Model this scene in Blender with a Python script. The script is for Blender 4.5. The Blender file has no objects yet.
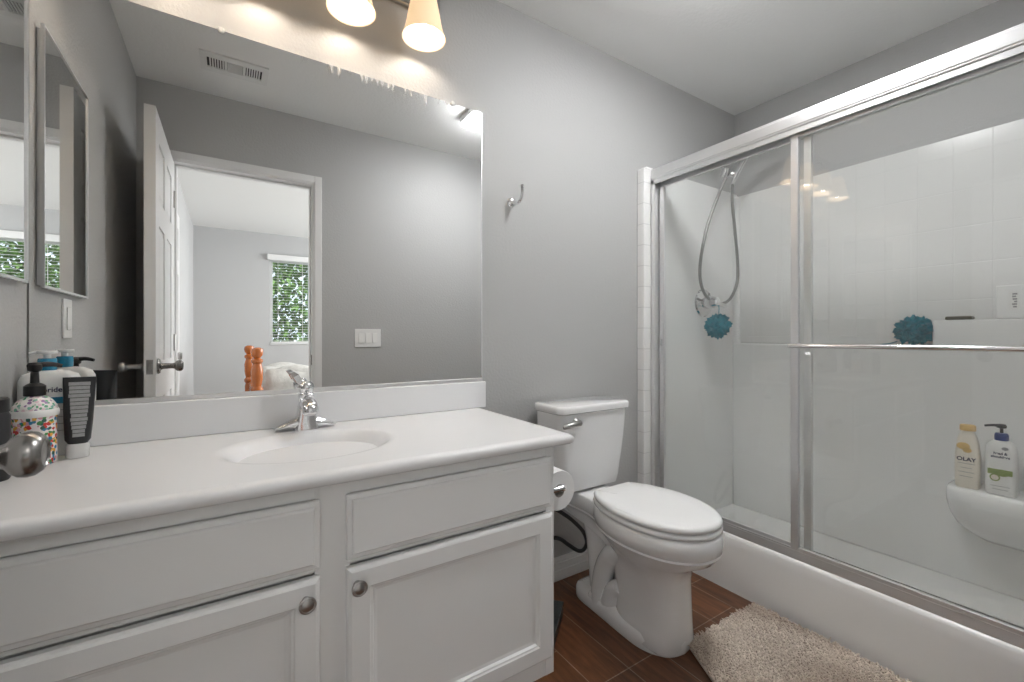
import bpy, bmesh, math, random
from mathutils import Vector, Matrix
random.seed(7)
SC = bpy.context.scene
COL = SC.collection

# ------------------------------------------------------------------ camera, world, lights, exposure
D, H = 1.53, 1.084            # camera distance from the mirror wall, eye height
cam_d = bpy.data.cameras.new('camera')
cam_d.sensor_fit = 'HORIZONTAL'; cam_d.sensor_width = 36.0
cam_d.lens = 36.0 * 437.1 / 1024.0
cam_d.shift_y = -4.8 / 1024.0
cam_d.clip_start = 0.01
cam = bpy.data.objects.new('camera', cam_d); COL.objects.link(cam)
cam.location = (0, -D, H)
cam.rotation_euler = (math.radians(90), 0, math.radians(-32.87))
SC.camera = cam

SC.view_settings.view_transform = 'Standard'
SC.view_settings.look = 'None'
SC.view_settings.gamma = 1.0
SC.view_settings.use_curve_mapping = False
SC.view_settings.exposure = 0.70

W = bpy.data.worlds.new('sky'); SC.world = W; W.use_nodes = True
wn = W.node_tree.nodes; wl = W.node_tree.links
bg = wn['Background']; bg.inputs[0].default_value = (0.75, 0.87, 1.0, 1); bg.inputs[1].default_value = 1.6

def lamp(name, kind, loc, energy, color=(1, 1, 1), rot=(0, 0, 0), size=None, size_y=None, radius=None):
    l = bpy.data.lights.new(name, kind); l.energy = energy; l.color = color
    if kind == 'AREA':
        l.shape = 'RECTANGLE'; l.size = size; l.size_y = size_y or size
    if radius is not None: l.shadow_soft_size = radius
    o = bpy.data.objects.new(name, l); o.location = loc; o.rotation_euler = rot
    COL.objects.link(o); return o
sun = lamp('sun', 'SUN', (3, -12, 8), 4.0, (1, .95, .86), (math.radians(48), 0, math.radians(160)))
# the bath's ceiling lamp is a glowing drum, built below
lamp('bedroom_side_fill', 'AREA', (3.75, -3.3, 1.5), 62.0, (1, .99, .97), (0, math.radians(90), 0), 1.5, 1.9)  # added area light outside an unseen side opening, brightens the bedroom
lamp('bedroom_top_fill', 'AREA', (1.4, -3.2, 2.40), 9.5, (1, .98, .95), size=.5)  # added fill under the bedroom ceiling, no fixture hangs there

# ------------------------------------------------------------------ materials
def mat(name, base=(.8, .8, .8), rough=.5, metal=0.0, spec=.5, coat=0.0, bump=None, noise=None, emit=None, trans=0.0, ior=1.45, alpha=None):
    m = bpy.data.materials.new(name); m.use_nodes = True
    nt = m.node_tree; b = nt.nodes['Principled BSDF']
    b.inputs['Base Color'].default_value = (*base, 1)
    b.inputs['Roughness'].default_value = rough
    b.inputs['Metallic'].default_value = metal
    b.inputs['Specular IOR Level'].default_value = spec
    b.inputs['Coat Weight'].default_value = coat
    b.inputs['Transmission Weight'].default_value = trans
    b.inputs['IOR'].default_value = ior
    if emit:
        b.inputs['Emission Color'].default_value = (*emit[0], 1); b.inputs['Emission Strength'].default_value = emit[1]
    tc = nt.nodes.new('ShaderNodeTexCoord')
    if noise:      # (scale, amount): small colour variation
        n = nt.nodes.new('ShaderNodeTexNoise'); n.inputs['Scale'].default_value = noise[0]; n.inputs['Detail'].default_value = 4
        nt.links.new(tc.outputs['Object'], n.inputs['Vector'])
        r = nt.nodes.new('ShaderNodeMixRGB'); a = noise[1]
        r.inputs[1].default_value = (*[c * (1 - a) for c in base], 1)
        r.inputs[2].default_value = (*[min(1, c * (1 + a)) for c in base], 1)
        nt.links.new(n.outputs['Fac'], r.inputs[0]); nt.links.new(r.outputs[0], b.inputs['Base Color'])
    if bump:       # (scale, strength, distance)
        n = nt.nodes.new('ShaderNodeTexNoise'); n.inputs['Scale'].default_value = bump[0]; n.inputs['Detail'].default_value = 3
        nt.links.new(tc.outputs['Object'], n.inputs['Vector'])
        k = nt.nodes.new('ShaderNodeBump'); k.inputs['Strength'].default_value = bump[1]; k.inputs['Distance'].default_value = bump[2]
        nt.links.new(n.outputs['Fac'], k.inputs['Height']); nt.links.new(k.outputs[0], b.inputs['Normal'])
    return m

M = {}
M['wall'] = mat('grey_wall_paint', (.46, .46, .455), .55, bump=(95, .35, .004))
M['ceiling'] = mat('white_ceiling_paint', (.88, .88, .87), .8, bump=(70, .3, .004))
M['bed_wall'] = mat('pale_grey_bedroom_paint', (.55, .55, .55), .7, bump=(95, .25, .003))
M['trim'] = mat('white_trim_paint', (.78, .78, .775), .35, noise=(6, .02))
M['cab'] = mat('white_cabinet_paint', (.86, .86, .85), .38, noise=(5, .02))
M['counter'] = mat('white_cultured_marble', (.85, .85, .855), .26, coat=.1, noise=(9, .012))
M['porcelain'] = mat('white_porcelain', (.88, .88, .88), .08, coat=.6, noise=(4, .01))
M['seat'] = mat('white_seat_plastic', (.89, .89, .89), .22, noise=(4, .01))
M['acrylic'] = mat('white_shower_acrylic', (.91, .91, .90), .16, coat=.2, noise=(3, .015))
M['chrome'] = mat('chrome', (.80, .80, .81), .09, 1.0, noise=(10, .02))
M['alum'] = mat('polished_aluminium', (.80, .80, .805), .38, 1.0, noise=(14, .03))
M['nickel'] = mat('satin_nickel', (.42, .41, .40), .28, 1.0, noise=(14, .04))
M['dark_nickel'] = mat('aged_nickel', (.27, .26, .25), .27, 1.0, noise=(14, .05))
M['black'] = mat('black_plastic', (.012, .012, .013), .35, noise=(20, .1))
M['charcoal'] = mat('charcoal_plastic', (.022, .022, .024), .38, noise=(20, .1))
M['rubber'] = mat('black_braided_hose', (.03, .03, .032), .5, bump=(400, .5, .002))
M['steel_hose'] = mat('steel_hose', (.30, .30, .29), .3, 1.0, bump=(600, .4, .002))
M['paper'] = mat('tissue_paper', (.86, .86, .85), .95, bump=(200, .2, .001))
M['card'] = mat('grey_cardboard', (.35, .33, .3), .9, noise=(30, .1))
M['plate'] = mat('white_switch_plastic', (.82, .82, .81), .3, noise=(6, .01))
M['duct_shade'] = mat('painted_duct_shade', (.05, .05, .05), .8, noise=(20, .1))
M['white_plastic'] = mat('white_bottle_plastic', (.84, .84, .82), .3, noise=(6, .01))
M['cream_plastic'] = mat('cream_bottle_plastic', (.86, .80, .70), .3, noise=(6, .02))
M['blue'] = mat('blue_liquid', (.02, .25, .42), .12, coat=.5, noise=(12, .1))
M['navy'] = mat('navy_plastic', (.015, .04, .20), .3, noise=(12, .1))
M['ink'] = mat('dark_ink', (.03, .03, .08), .5, noise=(30, .1))
M['grey_ink'] = mat('grey_label_ink', (.33, .33, .33), .5, noise=(160, .25))
M['gold'] = mat('orange_gold_ink', (.82, .56, .24), .45, noise=(40, .25))
M['green'] = mat('green_ink', (.30, .38, .12), .5, noise=(60, .3))
M['teal'] = mat('teal_mesh_netting', (.01, .27, .36), .6, noise=(60, .5))
M['clear'] = mat('clear_plastic', (.70, .70, .69), .2, noise=(10, .04))
M['wood'] = mat('orange_varnished_wood', (.50, .14, .03), .22, coat=.5, noise=(7, .45))
M['outside_wall'] = mat('sunlit_stucco', (.75, .62, .45), .9, noise=(3, .1))
M['grass'] = mat('lawn', (.12, .22, .05), .95, noise=(5, .4))
M['leaf'] = mat('hedge_leaf', (.10, .20, .04), .5, noise=(4, .7))
M['bark'] = mat('bark', (.12, .08, .05), .9, noise=(12, .3))
M['blind'] = mat('white_blind_slat', (.85, .85, .84), .45, noise=(3, .01))
M['soap'] = mat('dark_olive_soap', (.10, .095, .055), .5, noise=(60, .6))
M['screw'] = mat('dull_screw', (.3, .3, .3), .4, 1.0, noise=(10, .05))
M['scale_glass'] = mat('dark_scale_glass', (.03, .035, .035), .15, coat=.5, noise=(5, .1))

def mirror_mat(name, streak):
    m = bpy.data.materials.new(name); m.use_nodes = True; nt = m.node_tree; nt.nodes.clear()
    out = nt.nodes.new('ShaderNodeOutputMaterial'); g = nt.nodes.new('ShaderNodeBsdfGlossy')
    g.inputs['Color'].default_value = (.90, .905, .90, 1); g.inputs['Roughness'].default_value = 0.0
    if not streak:
        nt.links.new(g.outputs[0], out.inputs[0]); return m
    # silver worn off in white drips under the top edge
    d = nt.nodes.new('ShaderNodeBsdfDiffuse'); d.inputs[0].default_value = (.9, .9, .9, 1)
    tc = nt.nodes.new('ShaderNodeTexCoord'); sp = nt.nodes.new('ShaderNodeSeparateXYZ')
    nt.links.new(tc.outputs['Object'], sp.inputs[0])
    mp = nt.nodes.new('ShaderNodeMapping'); mp.inputs['Scale'].default_value = (42, 1, 7)
    nt.links.new(tc.outputs['Object'], mp.inputs[0])
    n = nt.nodes.new('ShaderNodeTexNoise'); n.inputs['Scale'].default_value = 1.0; n.inputs['Detail'].default_value = 6; n.inputs['Roughness'].default_value = .7
    nt.links.new(mp.outputs[0], n.inputs[0])
    mr = nt.nodes.new('ShaderNodeMapRange')       # z distance under the top edge
    mr.inputs['From Min'].default_value = 1.063 - .075; mr.inputs['From Max'].default_value = 1.063
    mr.inputs['To Min'].default_value = 0; mr.inputs['To Max'].default_value = .27
    nt.links.new(sp.outputs['Z'], mr.inputs[0])
    xr = nt.nodes.new('ShaderNodeMapRange')
    xr.inputs['From Min'].default_value = -.10; xr.inputs['From Max'].default_value = .10
    xr.inputs['To Min'].default_value = 0; xr.inputs['To Max'].default_value = 1
    ab = nt.nodes.new('ShaderNodeMath'); ab.operation = 'ADD'; ab.inputs[1].default_value = .05
    nt.links.new(sp.outputs['X'], ab.inputs[0]); nt.links.new(ab.outputs[0], xr.inputs[0])
    mu = nt.nodes.new('ShaderNodeMath'); mu.operation = 'MULTIPLY'
    nt.links.new(mr.outputs[0], mu.inputs[0]); nt.links.new(xr.outputs[0], mu.inputs[1])
    ad = nt.nodes.new('ShaderNodeMath'); ad.operation = 'ADD'
    nt.links.new(mu.outputs[0], ad.inputs[0]); nt.links.new(n.outputs['Fac'], ad.inputs[1])
    rp = nt.nodes.new('ShaderNodeMapRange')
    rp.inputs['From Min'].default_value = .72; rp.inputs['From Max'].default_value = .92
    rp.inputs['To Min'].default_value = 0; rp.inputs['To Max'].default_value = .75
    nt.links.new(ad.outputs[0], rp.inputs[0])
    gate = nt.nodes.new('ShaderNodeMath'); gate.operation = 'MULTIPLY'
    st = nt.nodes.new('ShaderNodeMath'); st.operation = 'GREATER_THAN'; st.inputs[1].default_value = .02
    nt.links.new(mu.outputs[0], st.inputs[0])
    nt.links.new(rp.outputs[0], gate.inputs[0]); nt.links.new(st.outputs[0], gate.inputs[1])
    mx = nt.nodes.new('ShaderNodeMixShader')
    nt.links.new(gate.outputs[0], mx.inputs[0]); nt.links.new(g.outputs[0], mx.inputs[1]); nt.links.new(d.outputs[0], mx.inputs[2])
    nt.links.new(mx.outputs[0], out.inputs[0]); return m
M['mirror'] = mirror_mat('silvered_mirror_with_worn_top', True)
M['mirror2'] = mirror_mat('silvered_mirror', False)

def glass_mat(name, tint=(.985, .99, .985), haze=.03, refl=1.0):
    m = bpy.data.materials.new(name); m.use_nodes = True; nt = m.node_tree; nt.nodes.clear()
    out = nt.nodes.new('ShaderNodeOutputMaterial'); t = nt.nodes.new('ShaderNodeBsdfTransparent'); t.inputs[0].default_value = (*tint, 1)
    g = nt.nodes.new('ShaderNodeBsdfGlossy'); g.inputs['Roughness'].default_value = 0.0
    d = nt.nodes.new('ShaderNodeBsdfDiffuse'); d.inputs[0].default_value = (.75, .75, .74, 1)
    f = nt.nodes.new('ShaderNodeFresnel'); 
    ge = nt.nodes.new('ShaderNodeNewGeometry'); io = nt.nodes.new('ShaderNodeMapRange')      # same index seen from either face of the pane
    io.inputs['To Min'].default_value = 1.55; io.inputs['To Max'].default_value = 1 / 1.55
    nt.links.new(ge.outputs['Backfacing'], io.inputs[0]); nt.links.new(io.outputs[0], f.inputs[0])
    a = nt.nodes.new('ShaderNodeMixShader'); a.inputs[0].default_value = haze
    b = nt.nodes.new('ShaderNodeMixShader')
    nt.links.new(t.outputs[0], a.inputs[1]); nt.links.new(d.outputs[0], a.inputs[2])
    nt.links.new(f.outputs[0], b.inputs[0]); nt.links.new(a.outputs[0], b.inputs[1]); nt.links.new(g.outputs[0], b.inputs[2])
    nt.links.new(b.outputs[0], out.inputs[0]); return m
M['glass'] = glass_mat('shower_glass')
M['pane'] = glass_mat('window_glass', (.97, .98, .97), .0)

def floor_mat():
    m = bpy.data.materials.new('wood_look_floor_tile'); m.use_nodes = True; nt = m.node_tree; b = nt.nodes['Principled BSDF']
    tc = nt.nodes.new('ShaderNodeTexCoord')
    mp = nt.nodes.new('ShaderNodeMapping'); mp.inputs['Rotation'].default_value = (0, 0, math.radians(90)); mp.inputs['Location'].default_value = (.072, .0965, 0)
    nt.links.new(tc.outputs['Object'], mp.inputs[0])
    br = nt.nodes.new('ShaderNodeTexBrick'); br.offset = .31; br.offset_frequency = 3
    br.inputs['Scale'].default_value = 1.0; br.inputs['Brick Width'].default_value = .61; br.inputs['Row Height'].default_value = .149
    br.inputs['Mortar Size'].default_value = .0017; br.inputs['Mortar Smooth'].default_value = .1; br.inputs['Bias'].default_value = 0
    br.inputs['Color1'].default_value = (.150, .058, .024, 1); br.inputs['Color2'].default_value = (.088, .036, .016, 1)
    br.inputs['Mortar'].default_value = (.27, .19, .14, 1)
    nt.links.new(mp.outputs[0], br.inputs['Vector'])
    m2 = nt.nodes.new('ShaderNodeMapping'); m2.inputs['Scale'].default_value = (26, 3.0, 1)
    nt.links.new(tc.outputs['Object'], m2.inputs[0])
    n = nt.nodes.new('ShaderNodeTexNoise'); n.inputs['Scale'].default_value = 1.6; n.inputs['Detail'].default_value = 8; n.inputs['Roughness'].default_value = .65; n.inputs['Distortion'].default_value = .8
    nt.links.new(m2.outputs[0], n.inputs[0])
    cr = nt.nodes.new('ShaderNodeMapRange'); cr.inputs['From Min'].default_value = .3; cr.inputs['From Max'].default_value = .7
    cr.inputs['To Min'].default_value = .45; cr.inputs['To Max'].default_value = 1.6
    nt.links.new(n.outputs['Fac'], cr.inputs[0])
    mx = nt.nodes.new('ShaderNodeVectorMath'); mx.operation = 'SCALE'
    nt.links.new(br.outputs['Color'], mx.inputs[0]); nt.links.new(cr.outputs[0], mx.inputs['Scale'])
    nt.links.new(mx.outputs[0], b.inputs['Base Color']); b.inputs['Roughness'].default_value = .33
    k = nt.nodes.new('ShaderNodeBump'); k.invert = True; k.inputs['Strength'].default_value = .6; k.inputs['Distance'].default_value = .002
    nt.links.new(br.outputs['Fac'], k.inputs['Height']); nt.links.new(k.outputs[0], b.inputs['Normal'])
    return m
M['floor'] = floor_mat()
M['carpet'] = mat('beige_carpet', (.45, .42, .38), .95, bump=(300, .5, .004))

def tile_mat(name, w, h, loc=(0, 0, 0), mort=(.765, .765, .75)):
    # glossy white wall tile on a wall that faces -X: rows run along Y
    m = bpy.data.materials.new(name); m.use_nodes = True; nt = m.node_tree; b = nt.nodes['Principled BSDF']
    tc = nt.nodes.new('ShaderNodeTexCoord'); sp = nt.nodes.new('ShaderNodeSeparateXYZ'); cb = nt.nodes.new('ShaderNodeCombineXYZ')
    nt.links.new(tc.outputs['Object'], sp.inputs[0]); nt.links.new(sp.outputs['Y'], cb.inputs['X']); nt.links.new(sp.outputs['Z'], cb.inputs['Y'])
    mp = nt.nodes.new('ShaderNodeMapping'); mp.inputs['Location'].default_value = loc; nt.links.new(cb.outputs[0], mp.inputs[0])
    br = nt.nodes.new('ShaderNodeTexBrick'); br.offset = 0; br.inputs['Scale'].default_value = 1
    br.inputs['Brick Width'].default_value = w; br.inputs['Row Height'].default_value = h
    br.inputs['Mortar Size'].default_value = .0028; br.inputs['Mortar Smooth'].default_value = .6
    br.inputs['Color1'].default_value = (.80, .80, .785, 1); br.inputs['Color2'].default_value = (.79, .79, .775, 1); br.inputs['Mortar'].default_value = (*mort, 1)
    nt.links.new(mp.outputs[0], br.inputs['Vector']); nt.links.new(br.outputs['Color'], b.inputs['Base Color'])
    b.inputs['Roughness'].default_value = .2; b.inputs['Specular IOR Level'].default_value = .35
    k = nt.nodes.new('ShaderNodeBump'); k.invert = True; k.inputs['Strength'].default_value = .35; k.inputs['Distance'].default_value = .002
    nt.links.new(br.outputs['Fac'], k.inputs['Height']); nt.links.new(k.outputs[0], b.inputs['Normal'])
    return m
M['tile'] = tile_mat('moulded_white_wall_tile', .116, .155, (.01, .06, 0))
M['strip'] = tile_mat('white_edge_tile', 10, .105, (5, .03, 0), (.66, .66, .65))

def spots_mat(name, base, cols, scale, thr=.5):
    m = bpy.data.materials.new(name); m.use_nodes = True; nt = m.node_tree; b = nt.nodes['Principled BSDF']
    tc = nt.nodes.new('ShaderNodeTexCoord')
    v = nt.nodes.new('ShaderNodeTexVoronoi'); v.inputs['Scale'].default_value = scale
    nt.links.new(tc.outputs['Object'], v.inputs['Vector'])
    sp = nt.nodes.new('ShaderNodeSeparateColor'); nt.links.new(v.outputs['Color'], sp.inputs[0])
    cr = nt.nodes.new('ShaderNodeValToRGB'); cr.color_ramp.interpolation = 'CONSTANT'
    el = cr.color_ramp.elements; el[0].color = (*cols[0], 1); el[1].position = 1 / len(cols); el[1].color = (*cols[1], 1)
    for i, c in enumerate(cols[2:], 2):
        e = el.new(i / len(cols)); e.color = (*c, 1)
    nt.links.new(sp.outputs[0], cr.inputs[0])
    lt = nt.nodes.new('ShaderNodeMath'); lt.operation = 'LESS_THAN'; lt.inputs[1].default_value = thr
    nt.links.new(v.outputs['Distance'], lt.inputs[0])
    mx = nt.nodes.new('ShaderNodeMixRGB'); mx.inputs[1].default_value = (*base, 1)
    nt.links.new(lt.outputs[0], mx.inputs[0]); nt.links.new(cr.outputs[0], mx.inputs[2])
    nt.links.new(mx.outputs[0], b.inputs['Base Color']); b.inputs['Roughness'].default_value = .25
    return m
M['floral'] = spots_mat('painted_flowers', (.80, .74, .74), [(.55, .05, .04), (.75, .38, .05), (.05, .22, .35), (.06, .25, .08), (.78, .74, .72), (.62, .32, .36), (.80, .77, .74), (.04, .12, .10)], 150, .72)
M['floral_lid'] = spots_mat('painted_leaves', (.80, .78, .76), [(.10, .35, .18), (.20, .45, .35), (.78, .75, .74), (.72, .55, .60), (.80, .78, .76), (.25, .15, .3)], 170, .6)
M['quilt'] = mat('grey_white_quilt', (.60, .59, .56), .9, noise=(14, .3), bump=(20, .4, .02))

def shade_mat():
    m = bpy.data.materials.new('glowing_amber_shade_glass'); m.use_nodes = True; nt = m.node_tree; b = nt.nodes['Principled BSDF']
    b.inputs['Base Color'].default_value = (.75, .62, .45, 1); b.inputs['Roughness'].default_value = .3
    b.inputs['Emission Color'].default_value = (1, .70, .40, 1); b.inputs['Emission Strength'].default_value = .42
    return m
M['shade'] = shade_mat()
M['bulb'] = mat('glowing_bulb', (1, 1, 1), .4, emit=((1, .93, .78), 3.0))
M['diffuser'] = mat('glowing_lamp_diffuser', (1, 1, 1), .4, emit=((.985, .99, 1), 32.0))

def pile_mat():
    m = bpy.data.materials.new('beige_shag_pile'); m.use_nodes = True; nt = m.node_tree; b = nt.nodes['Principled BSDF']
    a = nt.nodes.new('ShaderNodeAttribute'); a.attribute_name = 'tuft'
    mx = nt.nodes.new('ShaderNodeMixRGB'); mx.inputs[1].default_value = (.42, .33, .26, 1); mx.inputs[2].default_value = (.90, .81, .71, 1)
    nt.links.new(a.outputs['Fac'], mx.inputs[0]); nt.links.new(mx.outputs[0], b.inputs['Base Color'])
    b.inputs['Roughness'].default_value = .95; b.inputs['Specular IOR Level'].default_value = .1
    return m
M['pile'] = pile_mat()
M['mat_base'] = mat('beige_mat_backing', (.62, .55, .48), .95, bump=(200, .4, .002))

# ------------------------------------------------------------------ helpers
ROOT = {}
def tag(o, label=None, cat=None, group=None, kind=None):
    if label: o['label'] = label
    if cat: o['category'] = cat
    if group: o['group'] = group
    if kind: o['kind'] = kind
    return o
def thing(name, loc, label, cat, group=None):
    o = bpy.data.objects.new(name, None); o.empty_display_size = .05
    o.location = loc; COL.objects.link(o); ROOT[o.name] = Vector(loc)
    return tag(o, label, cat, group)

def catmull(pts, n=8):
    pts = [Vector(p) for p in pts]; out = []
    for i in range(len(pts) - 1):
        p0 = pts[max(i - 1, 0)]; p1 = pts[i]; p2 = pts[i + 1]; p3 = pts[min(i + 2, len(pts) - 1)]
        for k in range(n):
            t = k / n
            out.append(.5 * ((2 * p1) + (p2 - p0) * t + (2 * p0 - 5 * p1 + 4 * p2 - p3) * t * t + (3 * p1 - p0 - 3 * p2 + p3) * t ** 3))
    out.append(pts[-1]); return out

class MB:
    """collects shapes in world coordinates, builds ONE mesh object"""
    def __init__(s): s.bm = bmesh.new(); s.flat = True
    def box(s, x0, x1, y0, y1, z0, z1, bev=0.0, seg=2):
        r = bmesh.ops.create_cube(s.bm, size=1.0)
        vs = r['verts']
        for v in vs:
            v.co = Vector(((x0 + x1) / 2 + v.co.x * (x1 - x0), (y0 + y1) / 2 + v.co.y * (y1 - y0), (z0 + z1) / 2 + v.co.z * (z1 - z0)))
        if bev:
            es = list({e for v in vs for e in v.link_edges})
            bmesh.ops.bevel(s.bm, geom=es, offset=bev, segments=seg, profile=.5, affect='EDGES')
        return s
    def loft(s, rings, cap0=True, cap1=True, closed=True):
        if len(rings[0]) > 8: s.flat = False
        vv = [[s.bm.verts.new(p) for p in r] for r in rings]
        n = len(vv[0])
        for a, b in zip(vv, vv[1:]):
            for i in range(n if closed else n - 1):
                j = (i + 1) % n
                try: s.bm.faces.new((a[i], a[j], b[j], b[i]))
                except ValueError: pass
        if cap0: s.bm.faces.new(list(reversed(vv[0])))
        if cap1: s.bm.faces.new(vv[-1])
        return s
    def lathe(s, prof, origin=(0, 0, 0), axis=(0, 0, 1), seg=24, sx=1.0, sy=1.0):
        q = Vector((0, 0, 1)).rotation_difference(Vector(axis).normalized()); o = Vector(origin)
        rings = []
        for r, z in prof:
            r = max(r, 1e-5)
            s.flat = False
            rings.append([o + q @ Vector((r * sx * math.cos(2 * math.pi * i / seg), r * sy * math.sin(2 * math.pi * i / seg), z)) for i in range(seg)])
        op = prof[0] != prof[-1]
        return s.loft(rings, op, op)
    def tube(s, pts, rad, seg=10, smooth=8):
        P = catmull(pts, smooth) if smooth else [Vector(p) for p in pts]
        n = len(P); rad = rad if isinstance(rad, (list, tuple)) else [rad]
        def R(i):
            t = i / (n - 1) * (len(rad) - 1); k = min(int(t), len(rad) - 2) if len(rad) > 1 else 0
            return rad[0] if len(rad) == 1 else rad[k] + (rad[k + 1] - rad[k]) * (t - k)
        up = Vector((0, 0, 1)); rings = []; N = None; s.flat = False
        for i in range(n):
            T = (P[min(i + 1, n - 1)] - P[max(i - 1, 0)]).normalized()
            if N is None:
                N = T.cross(up) if abs(T.dot(up)) < .95 else T.cross(Vector((1, 0, 0)))
            N = (N - T * N.dot(T)).normalized(); B = T.cross(N)
            rings.append([P[i] + (N * math.cos(2 * math.pi * k / seg) + B * math.sin(2 * math.pi * k / seg)) * R(i) for k in range(seg)])
        return s.loft(rings)
    def face(s, pts):
        s.bm.faces.new([s.bm.verts.new(p) for p in pts]); return s
    def add_mesh(s, me, mtx):
        n0 = len(s.bm.verts); s.bm.from_mesh(me); s.bm.verts.ensure_lookup_table()
        for v in s.bm.verts[n0:]: v.co = mtx @ v.co
        return s
    def xform(s, mtx):
        bmesh.ops.transform(s.bm, matrix=mtx, verts=s.bm.verts); return s
    def build(s, name, m, parent=None, origin=None, angle=35, label=None):
        bmesh.ops.recalc_face_normals(s.bm, faces=s.bm.faces)
        if parent is not None:
            root = parent
            while root.parent: root = root.parent
            off = ROOT[root.name]
        else:
            if origin is None:
                c = [v.co for v in s.bm.verts]
                origin = ((min(v.x for v in c) + max(v.x for v in c)) / 2, (min(v.y for v in c) + max(v.y for v in c)) / 2, min(v.z for v in c))
            off = Vector(origin)
        bmesh.ops.translate(s.bm, vec=-off, verts=s.bm.verts)
        me = bpy.data.meshes.new(name); s.bm.to_mesh(me); s.bm.free()
        me.materials.append(m)
        for p in me.polygons: p.use_smooth = not s.flat
        if not s.flat: me.set_sharp_from_angle(angle=math.radians(angle))
        o = bpy.data.objects.new(name, me); COL.objects.link(o)
        if parent is not None: o.parent = parent
        else: o.location = off; ROOT[o.name] = off
        if label: o['label'] = label
        return o

def struct(name, mb, m, parent=None):
    o = mb.build(name, m, parent, origin=(0, 0, 0) if parent is None else None)
    if parent is None: o['kind'] = 'structure'
    return o

def text_mesh(txt, size, mtx, align='CENTER', depth=.0004, bold=0.0, squeeze=1.0):
    cu = bpy.data.curves.new('lettering', 'FONT'); cu.body = txt; cu.size = size; cu.align_x = align; cu.align_y = 'CENTER'
    cu.extrude = depth; cu.offset = bold
    ob = bpy.data.objects.new('lettering', cu); COL.objects.link(ob)
    dg = bpy.context.evaluated_depsgraph_get(); dg.update()
    me = bpy.data.meshes.new_from_object(ob.evaluated_get(dg))
    bpy.data.objects.remove(ob); bpy.data.curves.remove(cu)
    mb = MB(); mb.add_mesh(me, mtx @ Matrix.Diagonal((squeeze, 1, 1, 1))); bpy.data.meshes.remove(me)
    return mb

def rect_ring(x0, x1, z0, z1, y): return [(x0, y, z0), (x1, y, z0), (x1, y, z1), (x0, y, z1)]
def profiled(mb, x0, x1, z0, z1, prof):
    """panel facing -Y: prof is a list of (inset, y)"""
    mb.loft([rect_ring(x0 + i, x1 - i, z0 + i, z1 - i, y) for i, y in prof]); return mb
def rrect(hx, hy, r, z, cx=0, cy=0, n=5):
    out = []
    for sx, sy, a0 in ((1, 1, 0), (-1, 1, 90), (-1, -1, 180), (1, -1, 270)):
        for k in range(n + 1):
            a = math.radians(a0 + 90 * k / n)
            out.append((cx + sx * (hx - r) + r * math.cos(a), cy + sy * (hy - r) + r * math.sin(a), z))
    return out

XL, XR, YB, YF, ZC = -.412, 2.633, 0.0, -1.486, 2.453      # bath: left, right, mirror wall, door wall, ceiling
DX0, DX1, DZ = -.256, .439, 2.04                           # doorway

# ------------------------------------------------------------------ the bath's shell
struct('floor', MB().box(XL - .1, XR + .1, YF - .06, .1, -.05, 0), M['floor'])
struct('ceiling', MB().box(XL - .1, XR + .1, YF - .11, .1, ZC, ZC + .05), M['ceiling'])
struct('wall_back', MB().box(XL - .1, XR + .1, 0, .1, 0, ZC), M['wall'])
struct('wall_left', MB().box(XL - .1, XL, YF - .0, 0, 0, ZC), M['wall'])
struct('wall_right', MB().box(XR, XR + .1, YF, 0, 0, ZC), M['wall'])
wf = MB(); wf.box(XL - .1, DX0 - .02, YF - .11, YF, 0, ZC); wf.box(DX1 + .02, XR + .1, YF - .11, YF, 0, ZC); wf.box(DX0 - .02, DX1 + .02, YF - .11, YF, DZ + .02, ZC)
struct('wall_front', wf, M['wall'])
# door lining, stops and moulded casing
t = MB()
t.box(DX0 - .02, DX0, YF - .112, YF + .001, 0, DZ + .02); t.box(DX1, DX1 + .02, YF - .112, YF + .001, 0, DZ + .02); t.box(DX0, DX1, YF - .112, YF + .001, DZ, DZ + .02)
t.box(DX0, DX0 + .010, YF - .085, YF - .045, 0, DZ, .002); t.box(DX1 - .010, DX1, YF - .085, YF - .045, 0, DZ, .002); t.box(DX0, DX1, YF - .085, YF - .045, DZ - .010, DZ, .002)
jb = struct('trim_1', t, M['trim'])
MB().box(DX1 - .002, DX1 + .001, YF - .040, YF - .014, .90, .965).build('strike_plate', M['dark_nickel'], jb, label='dark metal strike plate in the door lining')
t = MB()
for yy, sg in ((YF, 1), (YF - .11, -1)):
    a, b = sorted((yy, yy + sg * .011)); c, d = sorted((yy, yy + sg * .007))
    t.box(DX0 - .012, DX0 - .006 + .0, c, d, 0, DZ + .012)
    t.box(DX0 - .055, DX0 - .012, a, b, 0, DZ + .055, .003); t.box(DX1 + .012, DX1 + .055, a, b, 0, DZ + .055, .003)
    t.box(DX1 + .006, DX1 + .012, c, d, 0, DZ + .012)
    t.box(DX0 - .012, DX1 + .012, a, b, DZ + .012, DZ + .055, .003); t.box(DX0 - .006, DX1 + .006, c, d, DZ + .006, DZ + .012)
struct('trim_2', t, M['trim'])
# baseboard with a moulded top on the mirror wall between vanity and shower
t = MB(); t.box(.79, 1.75, -.012, 0, 0, .075); t.box(.79, 1.75, -.016, 0, 0, .045, .002); t.box(.79, 1.75, -.008, 0, .075, .10, .003)
struct('baseboard_back', t, M['trim'])
t = MB(); t.box(DX1 + .06, 1.77, YF, YF + .012, 0, .075); t.box(DX1 + .06, 1.77, YF, YF + .016, 0, .045, .002); t.box(DX1 + .06, 1.77, YF, YF + .008, .075, .10, .003)
struct('baseboard_front', t, M['trim'])
t = MB(); t.box(XL, XL + .012, YF, -.54, 0, .075); t.box(XL, XL + .008, YF, -.54, .075, .10, .003)
struct('baseboard_left', t, M['trim'])

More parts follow.
